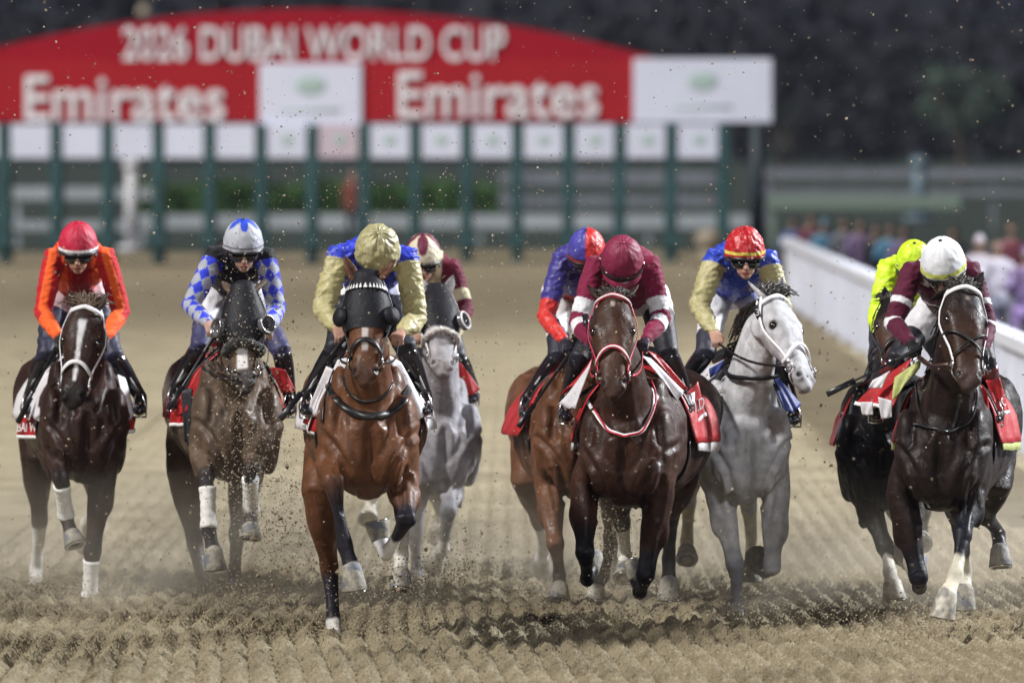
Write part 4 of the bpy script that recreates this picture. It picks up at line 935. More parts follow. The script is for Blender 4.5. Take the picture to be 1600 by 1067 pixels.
def whip(pts, label, r=.010):
    p = [P(*q) for q in pts]; o = thing('riding_whip', label, 'whip', p[0]); mb = MB(); mb.tube([p[0], p[0].lerp(p[-1], .25)], [.013, .012], n=10); obj('handle', mb, M['black_strap'], o)
    mb = MB(); mb.tube([p[0].lerp(p[-1], .25), p[0].lerp(p[-1], .72)], [r, r*.8], n=8); obj('shaft', mb, M['whip'], o)
    mb = MB(); d = p[-1]-p[0]; mb.ribbon([p[0].lerp(p[-1], t) for t in (.70, .85, 1)], [V3((0, -1, 0))]*3, .034, .012); obj('flap', mb, M['whip'], o)

# ------------------------------------------------------------------ the nine horses and their riders
def cols(n, c): return np.tile(np.array(c, float), (n, 1))
RED, ORG, MAR, WHT, BLU, SIL, GOLD, BLK, NEON, CREAM, PUR = (.50, .012, .018), (.85, .12, .02), (.16, .006, .035), (.74, .74, .77), (.018, .04, .52), (.36, .38, .46), (.44, .40, .20), (.008, .008, .012), (.62, .88, .02), (.62, .56, .38), (.05, .035, .26)
def saddlery(h, cloth='cloth_white', under=None, flare=.05, a1=100, v1=1.2, v0=.47):
    h.cloth = h.drape('saddle_cloth', v0, v1, a1, cloth, .012, flare)
    if under: h.drape('number_cloth', v0+.06, v1-.02, a1+8, under, .006, flare)
    h.saddle = None; mb = MB()
    mb.tube([h.W(0, .50, 1.655), h.W(0, .62, 1.665), h.W(0, .85, 1.635), h.W(0, 1.02, 1.66), h.W(0, 1.08, 1.69)], [(.05, .03), (.10, .04), (.14, .035), (.13, .035), (.08, .03)], lat=h.l)
    h.saddle = obj('saddle', fuse(mb, .012, 2), M['black_strap'], h.root)
    h.drape('saddle_flap', .52, .76, 66, 'black_strap', .020, 0, parent=h.saddle)
    pts = []; nn = []
    for a in range(95, 266, 6):
        ax = h.W(0, .48, 1.2); d = (h.l*math.sin(R(a))+V3((0, 0, 1))*math.cos(R(a))).normalized(); hit = h.bvh.ray_cast(ax+d*.9, -d)
        pts.append((hit[0] if hit[0] is not None and (hit[0]-ax).length < .5 else ax+d*.42)+d*.008); nn.append(d)
    if len(pts) > 3: obj('girth', h._poly(pts, nn, .09, .008), M['black_strap'], h.saddle)

def horse1():
    h = Horse('dark bay racehorse with white blaze and white bridle at far left of the field', 48.0, 134, 104, 756, (136, 476), (112, 636), turn=-6, ears=[(106, 453), (168, 457)], hair='brown_hair', fl=1.5, earback=.2)
    h.build([('f', [(88, 700, .16), (95, 748, .42, -1), (103, 806, .28, 1), (111, 832, .12, -1), (118, 853, .095, -1)], dict(wrap='bandage', dark=.7)),
             ('f', [(163, 720, .14), (144, 864, .5, 1), (140, 932, .28, 1), (139, 950, .1, -1), (139, 968, .09, -1)], dict(wrap='bandage', dark=.6)),
             ('h', [(58, 715, 1.35), (62, 812, .46, 1), (56, 890, .36, 1), (57, 908, .12, -1), (57, 924, .09, -1)], dict(dark=.8, sock=1.12, sockc=(.7, .7, .7), pale=True)),
             ('h', [(150, 720, 1.4), (152, 792, .45, 1), (136, 816, .34, 1), (134, 836, .12, 1), (135, 852, .09, 1)], dict(sock=1.5))],
            (.030, .014, .010), (.014, .010, .012), dict(muzzle=(.016, .013, .014), white=[(.17, .38, .024, .014, (.60, .60, .62)), (.34, .76, .012, .009, (.72, .72, .74))]))
    saddlery(h, 'cloth_white'); h.bridle('white_strap', 'white_strap', bt=.06, nt=.585)
    h.panel([(72, 585, .42), (82, 575, .38), (68, 662, .30), (46, 650, .46)], 'cloth_white')
    h.panel([(30, 652, .62), (64, 652, .44), (62, 684, .44), (28, 683, .62)], 'cloth_red', text=('BAI W', .06, .9, .25, .72), border='white_strap')
    h.panel([(183, 585, .40), (195, 590, .5), (212, 640, .56), (197, 664, .40)], 'cloth_white')
    h.panel([(197, 655, .44), (212, 650, .58), (211, 672, .58), (197, 677, .44)], 'cloth_red', border='white_strap')
    def pat(al, sd, ts, lx, V, j):
        C = cols(len(V), RED); m = (al < 0) & (np.abs(lx) > .075) & (np.abs(lx) < .145); C[m] = ORG
        for i, s_ in ((0, -1), (1, 1)):
            q = V-np.array(j.sh[i]); x = q.dot(np.array((1, 0, 0)))*s_; el = np.array(j.el[i]); axx = np.interp(al, [0, 1, 2], [0, (j.el[i].x-j.sh[i].x)*s_, (j.wr[i].x-j.sh[i].x)*s_]); dd = x-axx
            m = (al >= 0) & (sd == s_) & (dd > -.022) & (dd < .03); C[m] = ORG
            m = (al > 1.25) & (sd == s_); C[m] = ORG
        m = (al < 0) & (np.abs(lx) < .05); C[m] = (.28, .006, .012); return C
    def cap(a, x, y, z): C = cols(len(a), (.52, .01, .05)); C[(x > 0)] = (.46, .008, .045); C[z < .20] = (.78, .76, .78); C[z < .02] = (.02, .02, .02); return C
    j = Jockey(h, dict(helmet=(122, 345, 62), pitch=14, sh=[(74, 402), (175, 402)], el=[(67, 488), (189, 488)], wr=[(92, 528), (164, 528)], kn=[(72, 556), (178, 556)], ft=[(44, 640), (218, 640)], pat=pat, cap=cap, breeches=(.58, .46, .50), navy_from=.42, gloves=(.02, .02, .02), btn='cloth_red'),
               'jockey in red and orange striped silks and red cap with white rim'); h.reins(j.hands)
    whip([(95, 528, 48.0), (60, 600, 48.2), (28, 660, 48.4)], 'black whip held slanting down by the orange and red jockey', .009)
def horse2():
    h = Horse('brown racehorse in dark hood with clear blinker cup and black sheepskin noseband', 47.2, 373, 338, 757, (379, 450), (381, 611), turn=-8, ears=[(345, 440), (416, 436)], earback=1, forelock=False)
    h.build([('f', [(318, 700, .16), (324, 745, .42, -1), (326, 827, .33, -1), (333, 858, .13, -1), (336, 890, .11, -1)], dict(wrap='bandage', dark=.72, wr=(.2, .98))),
             ('f', [(412, 690, .16), (391, 735, .42, -1), (392, 797, .28, 1), (392, 820, .12, -1), (390, 842, .09, -1)], dict(wrap='bandage', dark=.72, wr=(.2, 1.0))),
             ('h', [(288, 740, 1.25), (305, 850, .48, 1), (318, 925, .36, -1), (321, 942, .12, -1), (322, 962, .09, -1)], dict(dark=.5)),
             ('h', [(385, 745, 1.4), (370, 835, .45, 1), (366, 895, .36, 1), (366, 912, .12, -1), (366, 925, .08, -1)], dict(dark=.4))],
            (.100, .068, .047), (.024, .020, .024), dict(muzzle=(.05, .045, .05), white=[(.60, .80, .028, .034, (.66, .64, .64))]))
    saddlery(h, 'cloth_red'); h.hood(cups='rim', t1=.56); h.bridle('black_strap', 'black_strap', brow=False, nose=False); h.sheep('fleece_black', t=.56, r=.030)
    h.panel([(306, 592, .38), (318, 568, .34), (302, 640, .34), (268, 652, .5)], 'cloth_red')
    h.panel([(268, 640, .5), (298, 628, .4), (296, 664, .4), (266, 664, .52)], 'cloth_red', border='white_strap')
    h.panel([(284, 610, .40), (300, 606, .36), (300, 700, .36), (289, 690, .40)], 'cloth_black')
    h.panel([(420, 572, .40), (446, 578, .42), (463, 612, .48), (440, 614, .42)], 'cloth_red')
    h.bodystrap([(318, 574), (335, 586), (360, 592), (372, 592)], .016, 'black_strap'); h.bodystrap([(316, 566), (335, 577), (360, 582), (372, 580)], .012, 'metal', 'rein_loop', .022)
    def pat(al, sd, ts, lx, V, j):
        C = cols(len(V), BLK)
        for i, s_ in ((0, -1), (1, 1)):
            m = (al >= 0) & (sd == s_); q = np.array(V-np.array(j.sh[i])); an = q[:, 0]*s_-np.interp(al, [0, 1, 2], [0, (j.el[i].x-j.sh[i].x)*s_, (j.wr[i].x-j.sh[i].x)*s_])
            ck = ((np.floor(al*3.6+an*14+.0)+np.floor(al*3.6-an*14)) % 2) == 0; C[m & ck] = (.03, .05, .62); C[m & ~ck] = SIL; C[m & (al < .10)] = BLK
        return C
    def cap(a, x, y, z):
        C = cols(len(a), (.44, .46, .52)); m = (np.abs(a)+0 < 9) & (z > 1.40-.42*(.55+.45*np.cos(a*5))); C[m] = (.02, .07, .62); C[(z > .12) & (z < .22)] = (.06, .06, .07); return C
    j = Jockey(h, dict(helmet=(380, 341, 63), pitch=14, yaw=6, sh=[(326, 400), (425, 402)], el=[(298, 478), (432, 484)], wr=[(326, 506), (420, 512)], kn=[(312, 542), (440, 548)], ft=[(272, 630), (452, 640)], pat=pat, cap=cap, breeches=(.74, .74, .78), knee=(.03, .03, .10), navy_from=.62, skin=(.42, .26, .20), wr_amp=.5),
               'jockey in black vest with blue and silver checked sleeves and silver cap'); h.reins(j.hands)
    whip([(338, 520, 47.1), (290, 590, 47.0), (262, 640, 46.9)], 'dark whip pointing down beside the checked sleeve jockey', .009)
def horse3():
    h = Horse('bay racehorse in black hood with white triangle browband leading the field', 43.4, 577, 568, 782, (573, 432), (571, 600), turn=-4, ears=[(537, 399), (618, 405)], earback=.5, width=1.08, forelock=False, vp=-.25)
    h.build([('f', [(517, 712, .16), (520, 754, .44, -1), (537, 848, .33, -1), (549, 884, .14, -1), (554, 922, .12, -1)], dict(dark=.70)),
             ('f', [(632, 745, .16), (634, 812, .42, -1), (604, 865, .30, 1), (594, 842, .13, 1), (589, 815, .10, 1)], dict(dark=.55, sock=1.55, sockc=(.72, .70, .70))),
             ('h', [(500, 770, 1.05), (515, 890, .50, 1), (521, 972, .33, -1), (522, 992, .11, -1), (523, 1012, .09, -1)], dict(dark=.9, sock=2.0, sockc=(.70, .68, .64), pale=True)),
             ('h', [(624, 740, 1.3), (630, 800, .45, 1), (627, 866, .33, 1), (626, 892, .12, -1), (625, 922, .12, -1)], dict(dark=.5, sock=1.2, sockc=(.66, .63, .56)))],
            (.118, .047, .021), (.016, .014, .020), dict(muzzle=(.022, .018, .02), face=(.11, .045, .02), white=[(.50, .72, .016, .014, (.55, .5, .48))]))
    saddlery(h, 'cloth_white'); h.hood(cups='solid', t1=.52); h.bridle('black_strap', 'black_strap', brow='black_strap', bt=.13, nt=.63)
    mb = MB(); N = 15
    for i in range(N):
        p = -62+124*i/(N-1); b = h.HS(.155, p-3.2, .022); c = h.HS(.155, p+3.2, .022); a = h.HS(.105, p, .022); q = (b+c+a)/3-h.HN(.13, p)*.006; mb.add([a, b, c, q], [(0, 1, 2), (0, 3, 1), (1, 3, 2), (2, 3, 0)])
    obj('browband_triangles', mb.mesh(smooth=False), M['white_strap'], h.br)
    h.panel([(528, 562, .40), (546, 558, .30), (512, 640, .30), (488, 652, .48)], 'cloth_white'); h.panel([(510, 572, .46), (530, 580, .42), (500, 655, .44), (482, 640, .5)], 'cloth_white')
    h.panel([(476, 652, .52), (500, 656, .44), (494, 682, .44), (474, 662, .55)], 'cloth_red', border='white_strap')
    h.panel([(606, 554, .34), (626, 566, .40), (668, 640, .50), (648, 664, .38)], 'cloth_white')
    h.bodystrap([(514, 596), (518, 615), (535, 635), (560, 648), (585, 651), (610, 645), (630, 630), (638, 605)], .045, 'black_strap'); h.bodystrap([(537, 590), (545, 612), (570, 628), (600, 618), (612, 598)], .018, 'black_strap', 'neck_strap', .006)
    h.bodystrap([(533, 560), (520, 590), (509, 630), (506, 660)], .022, 'black_strap', 'saddle_strap', .012)
    def pat(al, sd, ts, lx, V, j):
        C = cols(len(V), BLU); C[(al > .10)] = GOLD; return C
    def cap(a, x, y, z): return cols(len(a), (.40, .37, .20))
    j = Jockey(h, dict(helmet=(590, 352, 70), pitch=48, yaw=4, sh=[(516, 400), (648, 404)], el=[(505, 482), (650, 500)], wr=[(528, 514), (626, 520)], kn=[(524, 545), (634, 545)], ft=[(480, 640), (664, 640)], pat=pat, cap=cap, capmat='cap_satin', cloth='satin', cap_wr=1.4, puff=1.08, wr_amp=1.7, peakmat='cap_gold', knee=(.01, .01, .02), navy_from=.3, btn='cap_gold', skin=(.40, .23, .17)),
               'jockey in blue vest with shiny gold sleeves and plain gold cap, head bowed'); h.reins(j.hands)
    whip([(545, 520, 43.3), (490, 590, 43.1), (438, 655, 42.9)], 'long black whip held out by the jockey in the plain gold cap', .010)
def horse4():
    h = Horse('dark dappled grey racehorse with white sheepskin noseband half hidden behind the bay leader', 49.6, 690, 640, 775, (684, 452), (692, 584), turn=10, ears=[(657, 435), (708, 430)], earback=.4, grey=True, forelock=False)
    h.build([('f', [(655, 730, .16), (648, 832, .45, 1), (651, 893, .28, 1), (652, 908, .1, -1), (652, 924, .09, -1)], dict(dark=.5)),
             ('f', [(710, 745, .16), (700, 800, .42, -1), (692, 858, .27, 1), (684, 870, .1, 1), (676, 880, .09, 1)], dict(dark=.6, sock=1.75, sockc=(.6, .58, .54), pale=True)),
             ('h', [(610, 720, 1.2), (590, 760, .46, 1), (580, 780, .34, 1), (577, 800, .12, -1), (574, 814, .09, -1)], dict(dark=.8, sock=1.1, sockc=(.6, .57, .5), pale=True)),
             ('h', [(672, 740, 1.35), (690, 790, .46, 1), (686, 815, .34, 1), (684, 830, .12, -1), (683, 842, .09, -1)], dict(dark=.8, sock=1.3))],
            (.27, .26, .28), (.15, .15, .17), dict(muzzle=(.30, .28, .28), face=(.33, .32, .33)))
    saddlery(h, 'cloth_red'); h.hood(cups='white', t1=.50); h.bridle('white_strap', 'white_strap', brow=False, nose=False); h.sheep('fleece_white', t=.56, r=.022)
    h.panel([(708, 560, .40), (722, 570, .40), (750, 608, .50), (726, 624, .42)], 'cloth_red')
    def pat(al, sd, ts, lx, V, j):
        C = cols(len(V), CREAM); C[(al < 0) & (np.abs(lx) > .10)] = (.12, .008, .03); m = (al >= 0) & ((al < .55) | ((al > .8) & (al < 1.3))); C[m] = (.12, .008, .03); return C
    def cap(a, x, y, z): C = cols(len(a), (.62, .57, .42)); m = z > 1.40-.95*np.abs(np.cos(a*2))**2.2; C[m] = (.14, .008, .04); C[z < .16] = (.35, .33, .25); return C
    j = Jockey(h, dict(helmet=(661, 364, 58), pitch=14, yaw=0, sh=[(618, 412), (716, 420)], el=[(622, 500), (726, 486)], wr=[(650, 520), (712, 524)], kn=[(634, 560), (716, 560)], ft=[(618, 630), (738, 622)], pat=pat, cap=cap, knee=(.02, .02, .03), navy_from=.5),
               'jockey in maroon and cream silks with cream cap marked by maroon points'); h.reins(j.hands)
def horse5():
    h = Horse('bright bay racehorse mostly hidden behind the maroon jockey\'s dark horse', 47.6, 905, 872, 782, (940, 470), (948, 596), turn=0, ears=[(925, 452), (956, 452)], neckmid=(918, 600))
    h.build([('f', [(858, 760, .16), (868, 852, .45, -1), (874, 897, .28, 1), (874, 914, .12, -1), (873, 937, .1, -1)], dict(dark=1.35)),
             ('f', [(960, 770, .16), (956, 838, .43, 1), (942, 900, .3, -1), (932, 918, .12, -1), (928, 948, .11, -1)], dict(dark=.9, pale=True)),
             ('h', [(826, 750, 1.3), (842, 812, .46, 1), (850, 855, .34, 1), (846, 872, .12, 1), (845, 885, .09, 1)], dict(dark=.8, sock=1.2, sockc=(.66, .66, .68))),
             ('h', [(950, 760, 1.4), (955, 800, .46, 1), (960, 850, .34, 1), (962, 868, .12, 1), (962, 884, .09, 1)], dict(dark=.5))],
            (.115, .048, .023), (.030, .020, .020), {})
    saddlery(h, 'cloth_red', flare=.10); h.bridle('black_strap', 'black_strap', brow=False)
    h.panel([(880, 600, .42), (893, 576, .40), (862, 690, .30), (838, 660, .44)], 'cloth_red'); h.panel([(826, 640, .60), (850, 640, .44), (848, 698, .40), (828, 690, .60)], 'cloth_red', border='white_strap')
    def pat(al, sd, ts, lx, V, j):
        C = cols(len(V), (.045, .035, .24)); C[(al < 0) & (ts > .55)] = (.40, .02, .02); x = V[:, 0]
        m = (al > .72); C[m] = (.62, .03, .025); m = (al > 1.0) & (sd < 0) & ((V-np.array(j.el[0])).dot(np.array((1, 0, 0)))-(al-1)*(j.wr[0].x-j.el[0].x) > .018); C[m] = (.03, .02, .10); return C
    def cap(a, x, y, z): C = cols(len(a), (.07, .06, .36)); C[x > .03] = (.60, .02, .02); C[(z < .20) & (z > .10)] = (.02, .02, .05); C[z < .10] = (.5, .02, .02); return C
    j = Jockey(h, dict(helmet=(917, 356, 60), pitch=26, yaw=-6, sh=[(868, 408), (958, 412)], el=[(853, 496), (960, 500)], wr=[(882, 532), (940, 534)], kn=[(872, 556), (952, 560)], ft=[(822, 645), (980, 640)], pat=pat, cap=cap, knee=(.01, .01, .025), navy_from=.72, gloves=(.02, .02, .03), capmat='cap_satin', cloth='satin', wr_amp=1.3, mask=(.02, .02, .025)),
               'jockey in purple blue silks with red forearms and blue and red halved cap'); h.reins(j.hands)
    whip([(890, 552, 47.4), (850, 610, 47.2), (810, 667, 47.0)], 'black whip lying along the boot of the purple and red jockey', .011)
def horse6():
    h = Horse('dark bay racehorse with red bridle and red piped noseband', 45.0, 978, 1026, 796, (957, 462), (958, 619), turn=-2, ears=[(918, 446), (998, 446)], earback=.9, width=1.2, fl=.9, headlen=.68)
    h.build([('f', [(912, 765, .16), (914, 866, .46, -1), (917, 905, .27, 1), (922, 890, .12, 1), (924, 872, .10, 1)], dict(dark=.45)),
             ('f', [(1030, 775, .16), (1008, 900, .48, -1), (1000, 925, .27, 1), (996, 905, .12, 1), (994, 882, .10, 1)], dict(dark=.45)),
             ('h', [(960, 770, 1.4), (972, 815, .46, 1), (976, 866, .34, 1), (976, 885, .12, -1), (976, 905, .1, -1)], dict(dark=.5, sock=1.1, sockc=(.62, .60, .55))),
             ('h', [(1062, 755, 1.3), (1047, 812, .46, 1), (1045, 872, .33, 1), (1045, 905, .14, -1), (1045, 937, .12, -1)], dict(dark=.5))],
            (.036, .0140, .0080), (.006, .005, .008), dict(face=(.075, .032, .016), muzzle=(.02, .016, .018), white=[(.10, .16, .008, .010, (.3, .26, .24))]))
    saddlery(h, 'cloth_red', under='cloth_white'); h.bridle('red_strap', 'red_strap', bt=.05, nt=.57)
    h.strap([(.57+.11*abs(math.sin(R(p)))**1.6, p) for p in range(-108, 109, 7)], .010, .0165, 'white_strap', 'noseband_piping', h.br); h.strap([(.03+.05*abs(math.sin(R(p))), p) for p in range(-84, 85, 7)], .010, .0155, 'white_strap', 'browband_piping', h.br)
    h.panel([(920, 572, .34), (926, 560, .30), (900, 640, .28), (872, 632, .46)], 'cloth_white'); h.panel([(896, 600, .46), (924, 562, .36), (922, 580, .34), (876, 618, .46)], 'cloth_red')
    h.panel([(1004, 556, .30), (1016, 560, .36), (1070, 610, .46), (1058, 626, .38)], 'cloth_white'); h.panel([(1012, 548, .40), (1030, 556, .46), (1076, 606, .5), (1066, 612, .48)], 'cloth_red')
    h.panel([(1062, 626, .46), (1085, 612, .56), (1086, 650, .56), (1062, 664, .46)], 'cloth_white'); h.panel([(1064, 622, .50), (1090, 596, .60), (1104, 648, .62), (1066, 672, .50)], 'cloth_red', text=('RLD', .36, .98, .42, .74), border='white_strap')
    h.bodystrap([(918, 610), (925, 640), (940, 662), (960, 676), (985, 680), (1005, 672), (1018, 645), (1018, 610)], .022, 'white_strap'); h.bodystrap([(917, 600), (926, 640), (941, 663), (960, 677), (985, 681), (1006, 673), (1020, 640), (1020, 600)], .012, 'red_strap', 'breast_strap_piping', .022)
    def pat(al, sd, ts, lx, V, j):
        C = cols(len(V), (.19, .008, .045)); m = (al > .62) & (al < .86) | (al > 1.08) & (al < 1.34); C[m] = WHT; return C
    def cap(a, x, y, z): C = cols(len(a), (.21, .010, .05)); return C
    j = Jockey(h, dict(helmet=(972, 369, 67), pitch=44, sh=[(921, 415), (1026, 415)], el=[(904, 505), (1033, 500)], wr=[(924, 538), (1008, 532)], kn=[(905, 560), (1044, 552)], ft=[(884, 650), (1073, 640)], pat=pat, cap=cap, band='lens', bandz=.12, peak=True, puff=1.0, knee=(.008, .008, .015), navy_from=.35, gloves=(.03, .02, .03), peakmat='cap_maroon', btn='cap_maroon', skin=(.2, .12, .09)),
               'jockey in maroon silks with white hooped sleeves and plain maroon cap'); h.reins(j.hands, 'red_strap')
    whip([(922, 545, 44.9), (916, 500, 45.1), (905, 560, 45.0), (900, 575, 45.0)][0:2]+[(914, 492, 45.2)], 'short dark whip tip standing up by the maroon hooped sleeve', .008)
def horse7():
    h = Horse('light grey racehorse with white bridle and head turned to the right', 46.6, 1167, 1124, 790, (1206, 462), (1262, 606), turn=38, ears=[(1169, 440), (1223, 432)], earback=.25, grey=True, fl=1.6, neckmid=(1172, 560), headlen=.72)
    h.build([('f', [(1122, 760, .16), (1149, 884, .50, -1), (1151, 945, .28, 1), (1151, 962, .1, -1), (1151, 980, .09, -1)], dict(dark=.7)),
             ('f', [(1212, 775, .16), (1206, 888, .45, -1), (1196, 892, .28, 1), (1186, 886, .12, 1), (1181, 870, .1, 1)], dict(dark=.9)),
             ('h', [(1078, 730, 1.35), (1076, 782, .46, 1), (1073, 846, .34, 1), (1073, 858, .12, -1), (1073, 876, .1, -1)], dict(dark=.9, sock=1.0, sockc=(.55, .50, .36))),
             ('h', [(1165, 745, 1.4), (1170, 792, .46, 1), (1175, 860, .34, 1), (1173, 880, .12, -1), (1172, 907, .1, -1)], dict(dark=.9, sock=1.0, sockc=(.55, .50, .36)))],
            (.48, .48, .50), (.22, .23, .28), dict(muzzle=(.20, .20, .22), face=(.48, .48, .50)))
    saddlery(h, 'cloth_white'); h.bridle('white_strap', 'white_strap', bt=.08, nt=.60)
    mb = MB(); c = h.HS(.18, -88, .022); mb.box(c, .008, .016, .045, (h.HN(.2, -88), h.n, h.a)); tg = obj('number_tag', mb.mesh(smooth=False), M['black_strap'], h.br)
    nn = (h.HN(.2, -88)*.4+V3((0, -1, 0))).normalized(); X_ = V3((.022, 0, 0)); obj('lettering', text_mesh('3', 0, 1, 0, 1, 0, depth=.003, bold=.01, facing=(c+V3((-.011, -.03, -.02)), X_, V3((0, 0, .04)), (0, -1, 0))), M['white_strap'], tg)
    h.panel([(1106, 575, .50), (1132, 562, .42), (1106, 604, .42), (1086, 606, .55)], 'cloth_white'); h.panel([(1108, 576, .40), (1132, 562, .36), (1131, 574, .36), (1110, 590, .4)], 'cloth_blue'); h.panel([(1100, 600, .40), (1134, 572, .34), (1128, 590, .34), (1098, 625, .40)], 'cloth_black')
    h.panel([(1210, 592, .42), (1216, 590, .42), (1252, 632, .52), (1238, 646, .42)], 'cloth_blue'); h.panel([(1212, 610, .40), (1222, 612, .42), (1240, 645, .44), (1226, 640, .40)], 'cloth_blue')
    def pat(al, sd, ts, lx, V, j):
        C = cols(len(V), (.016, .05, .46)); C[(al > .14)] = GOLD; return C
    def cap(a, x, y, z): C = cols(len(a), (.48, .012, .018)); C[(z < .30) & (z > .13)] = (.72, .62, .10); C[(z < .13)] = (.4, .01, .015); return C
    j = Jockey(h, dict(helmet=(1164, 353, 63), pitch=8, yaw=3, sh=[(1108, 405), (1210, 408)], el=[(1092, 478), (1222, 488)], wr=[(1116, 520), (1212, 528)], kn=[(1102, 552), (1212, 560)], ft=[(1066, 620), (1240, 655)], pat=pat, cap=cap, capmat='cap_satin', cloth='satin', cap_wr=1.2, wr_amp=1.5, puff=1.08, breeches=(.72, .72, .78), knee=(.02, .02, .04), navy_from=.72, btn='cap_red', skin=(.46, .27, .20)),
               'jockey in blue vest with gold sleeves and red cap with yellow band'); h.reins([j.hands[0], None]); h.bodystrap([(1134, 560), (1136, 576), (1150, 588), (1180, 588), (1212, 585)], .028, 'black_strap', 'rein_loop', .03)
def horse8():
    h = Horse('near black brown racehorse with white bridle and figure eight noseband at right', 44.4, 1470, 1508, 801, (1506, 446), (1513, 606), turn=14, ears=[(1452, 470), (1538, 425)], earback=.3, neckmid=(1492, 560), headlen=.70)
    h.build([('f', [(1408, 775, .16), (1436, 905, .50, -1), (1437, 918, .27, 1), (1432, 895, .12, 1), (1430, 880, .1, 1)], dict(dark=.5)),
             ('f', [(1520, 765, .16), (1504, 838, .42, -1), (1494, 895, .28, -1), (1481, 925, .15, -1), (1473, 965, .14, -1)], dict(dark=.35, sock=1.62, sockc=(.60, .56, .45), pale=True)),
             ('h', [(1490, 760, 1.4), (1502, 830, .46, 1), (1508, 892, .34, 1), (1507, 918, .12, -1), (1507, 952, .12, -1)], dict(dark=.5, sock=1.6, sockc=(.5, .48, .4))),
             ('h', [(1554, 760, 1.2), (1540, 806, .46, 1), (1560, 832, .34, 1), (1562, 856, .13, -1), (1564, 886, .12, -1)], dict(dark=.5))],
            (.015, .0085, .0072), (.007, .007, .012), dict(face=(.075, .034, .018), muzzle=(.045, .042, .05), white=[(.16, .19, .005, .008, (.2, .15, .12))]))
    saddlery(h, 'cloth_red', under='cloth_lime'); h.bridle('white_strap', 'black_strap', nose=False, bt=.08)
    for sg in (-1, 1): h.strap([(.60+.12*sg*math.sin(R(p)), p) for p in range(-95, 96, 8)], .013, .012+.002*sg, 'black_strap', 'crossed_noseband', h.br)
    h.panel([(1380, 590, .52), (1424, 560, .40), (1392, 640, .36), (1336, 632, .60)], 'cloth_red', border='white_strap'); h.panel([(1398, 590, .36), (1440, 560, .30), (1436, 575, .30), (1394, 626, .34)], 'cloth_lime')
    h.panel([(1364, 594, .43), (1390, 580, .38), (1376, 606, .38), (1358, 606, .44)], 'cloth_white'); h.panel([(1345, 628, .48), (1364, 628, .42), (1362, 648, .42), (1348, 648, .48)], 'cloth_white'); h.panel([(1372, 620, .38), (1394, 626, .34), (1392, 652, .34), (1378, 655, .38)], 'cloth_white')
    h.panel([(1540, 594, .50), (1562, 590, .52), (1578, 645, .58), (1560, 648, .5)], 'cloth_red', text=('C', .55, .85, .55, .78), border='white_strap'); h.panel([(1534, 600, .40), (1542, 610, .40), (1548, 660, .42), (1536, 640, .40)], 'cloth_red')
    h.bodystrap([(1432, 600), (1436, 640), (1450, 664), (1474, 676), (1500, 668), (1520, 655), (1524, 610)], .014, 'black_strap'); h.bodystrap([(1424, 664), (1450, 668), (1478, 676)], .016, 'black_strap', 'girth_strap', .016)
    h.strap([(.80, p) for p in ()], .02, .01) if False else None
    def pat(al, sd, ts, lx, V, j):
        C = cols(len(V), (.085, .006, .028)); m = (al > .55) & (al < .66) | (al > .98) & (al < 1.12); C[m] = WHT; C[(al < 0) & (ts > .46) & (ts < .52)] = WHT; C[(al < 0) & (ts < .10) & (np.abs(lx) > .07)] = WHT; return C
    def cap(a, x, y, z): C = cols(len(a), (.76, .78, .82)); C[(z < .26) & (z > .06)] = (.62, .68, .12); return C
    j = Jockey(h, dict(helmet=(1474, 370, 71), pitch=30, yaw=-14, sh=[(1414, 425), (1528, 425)], el=[(1396, 505), (1542, 510)], wr=[(1424, 536), (1536, 548)], kn=[(1400, 562), (1540, 566)], ft=[(1368, 648), (1556, 652)], pat=pat, cap=cap, breeches=(.74, .74, .78), knee=(.012, .012, .02), navy_from=.60, boot_top=True, gloves=(.012, .012, .014), skin=(.22, .12, .09)),
               'jockey in dark maroon silks with two white arm hoops and white cap'); h.reins(j.hands)
    h.cloth2 = None
    mb = MB(); hj = j.hands[0]; e = h.HS(.80, -86, .03); mb.ribbon([hj+V3((.02, -.02, -.03)), hj.lerp(e, .5)+V3((0, -.03, -.05)), e], [V3((0, -1, 0))]*3, .030, .006); obj('wide_rein', mb, M['tan_strap'], h.br)
    whip([(1436, 545, 44.3), (1370, 590, 44.2), (1292, 616, 44.1)], 'thin black whip pointing left from the white capped jockey', .008)
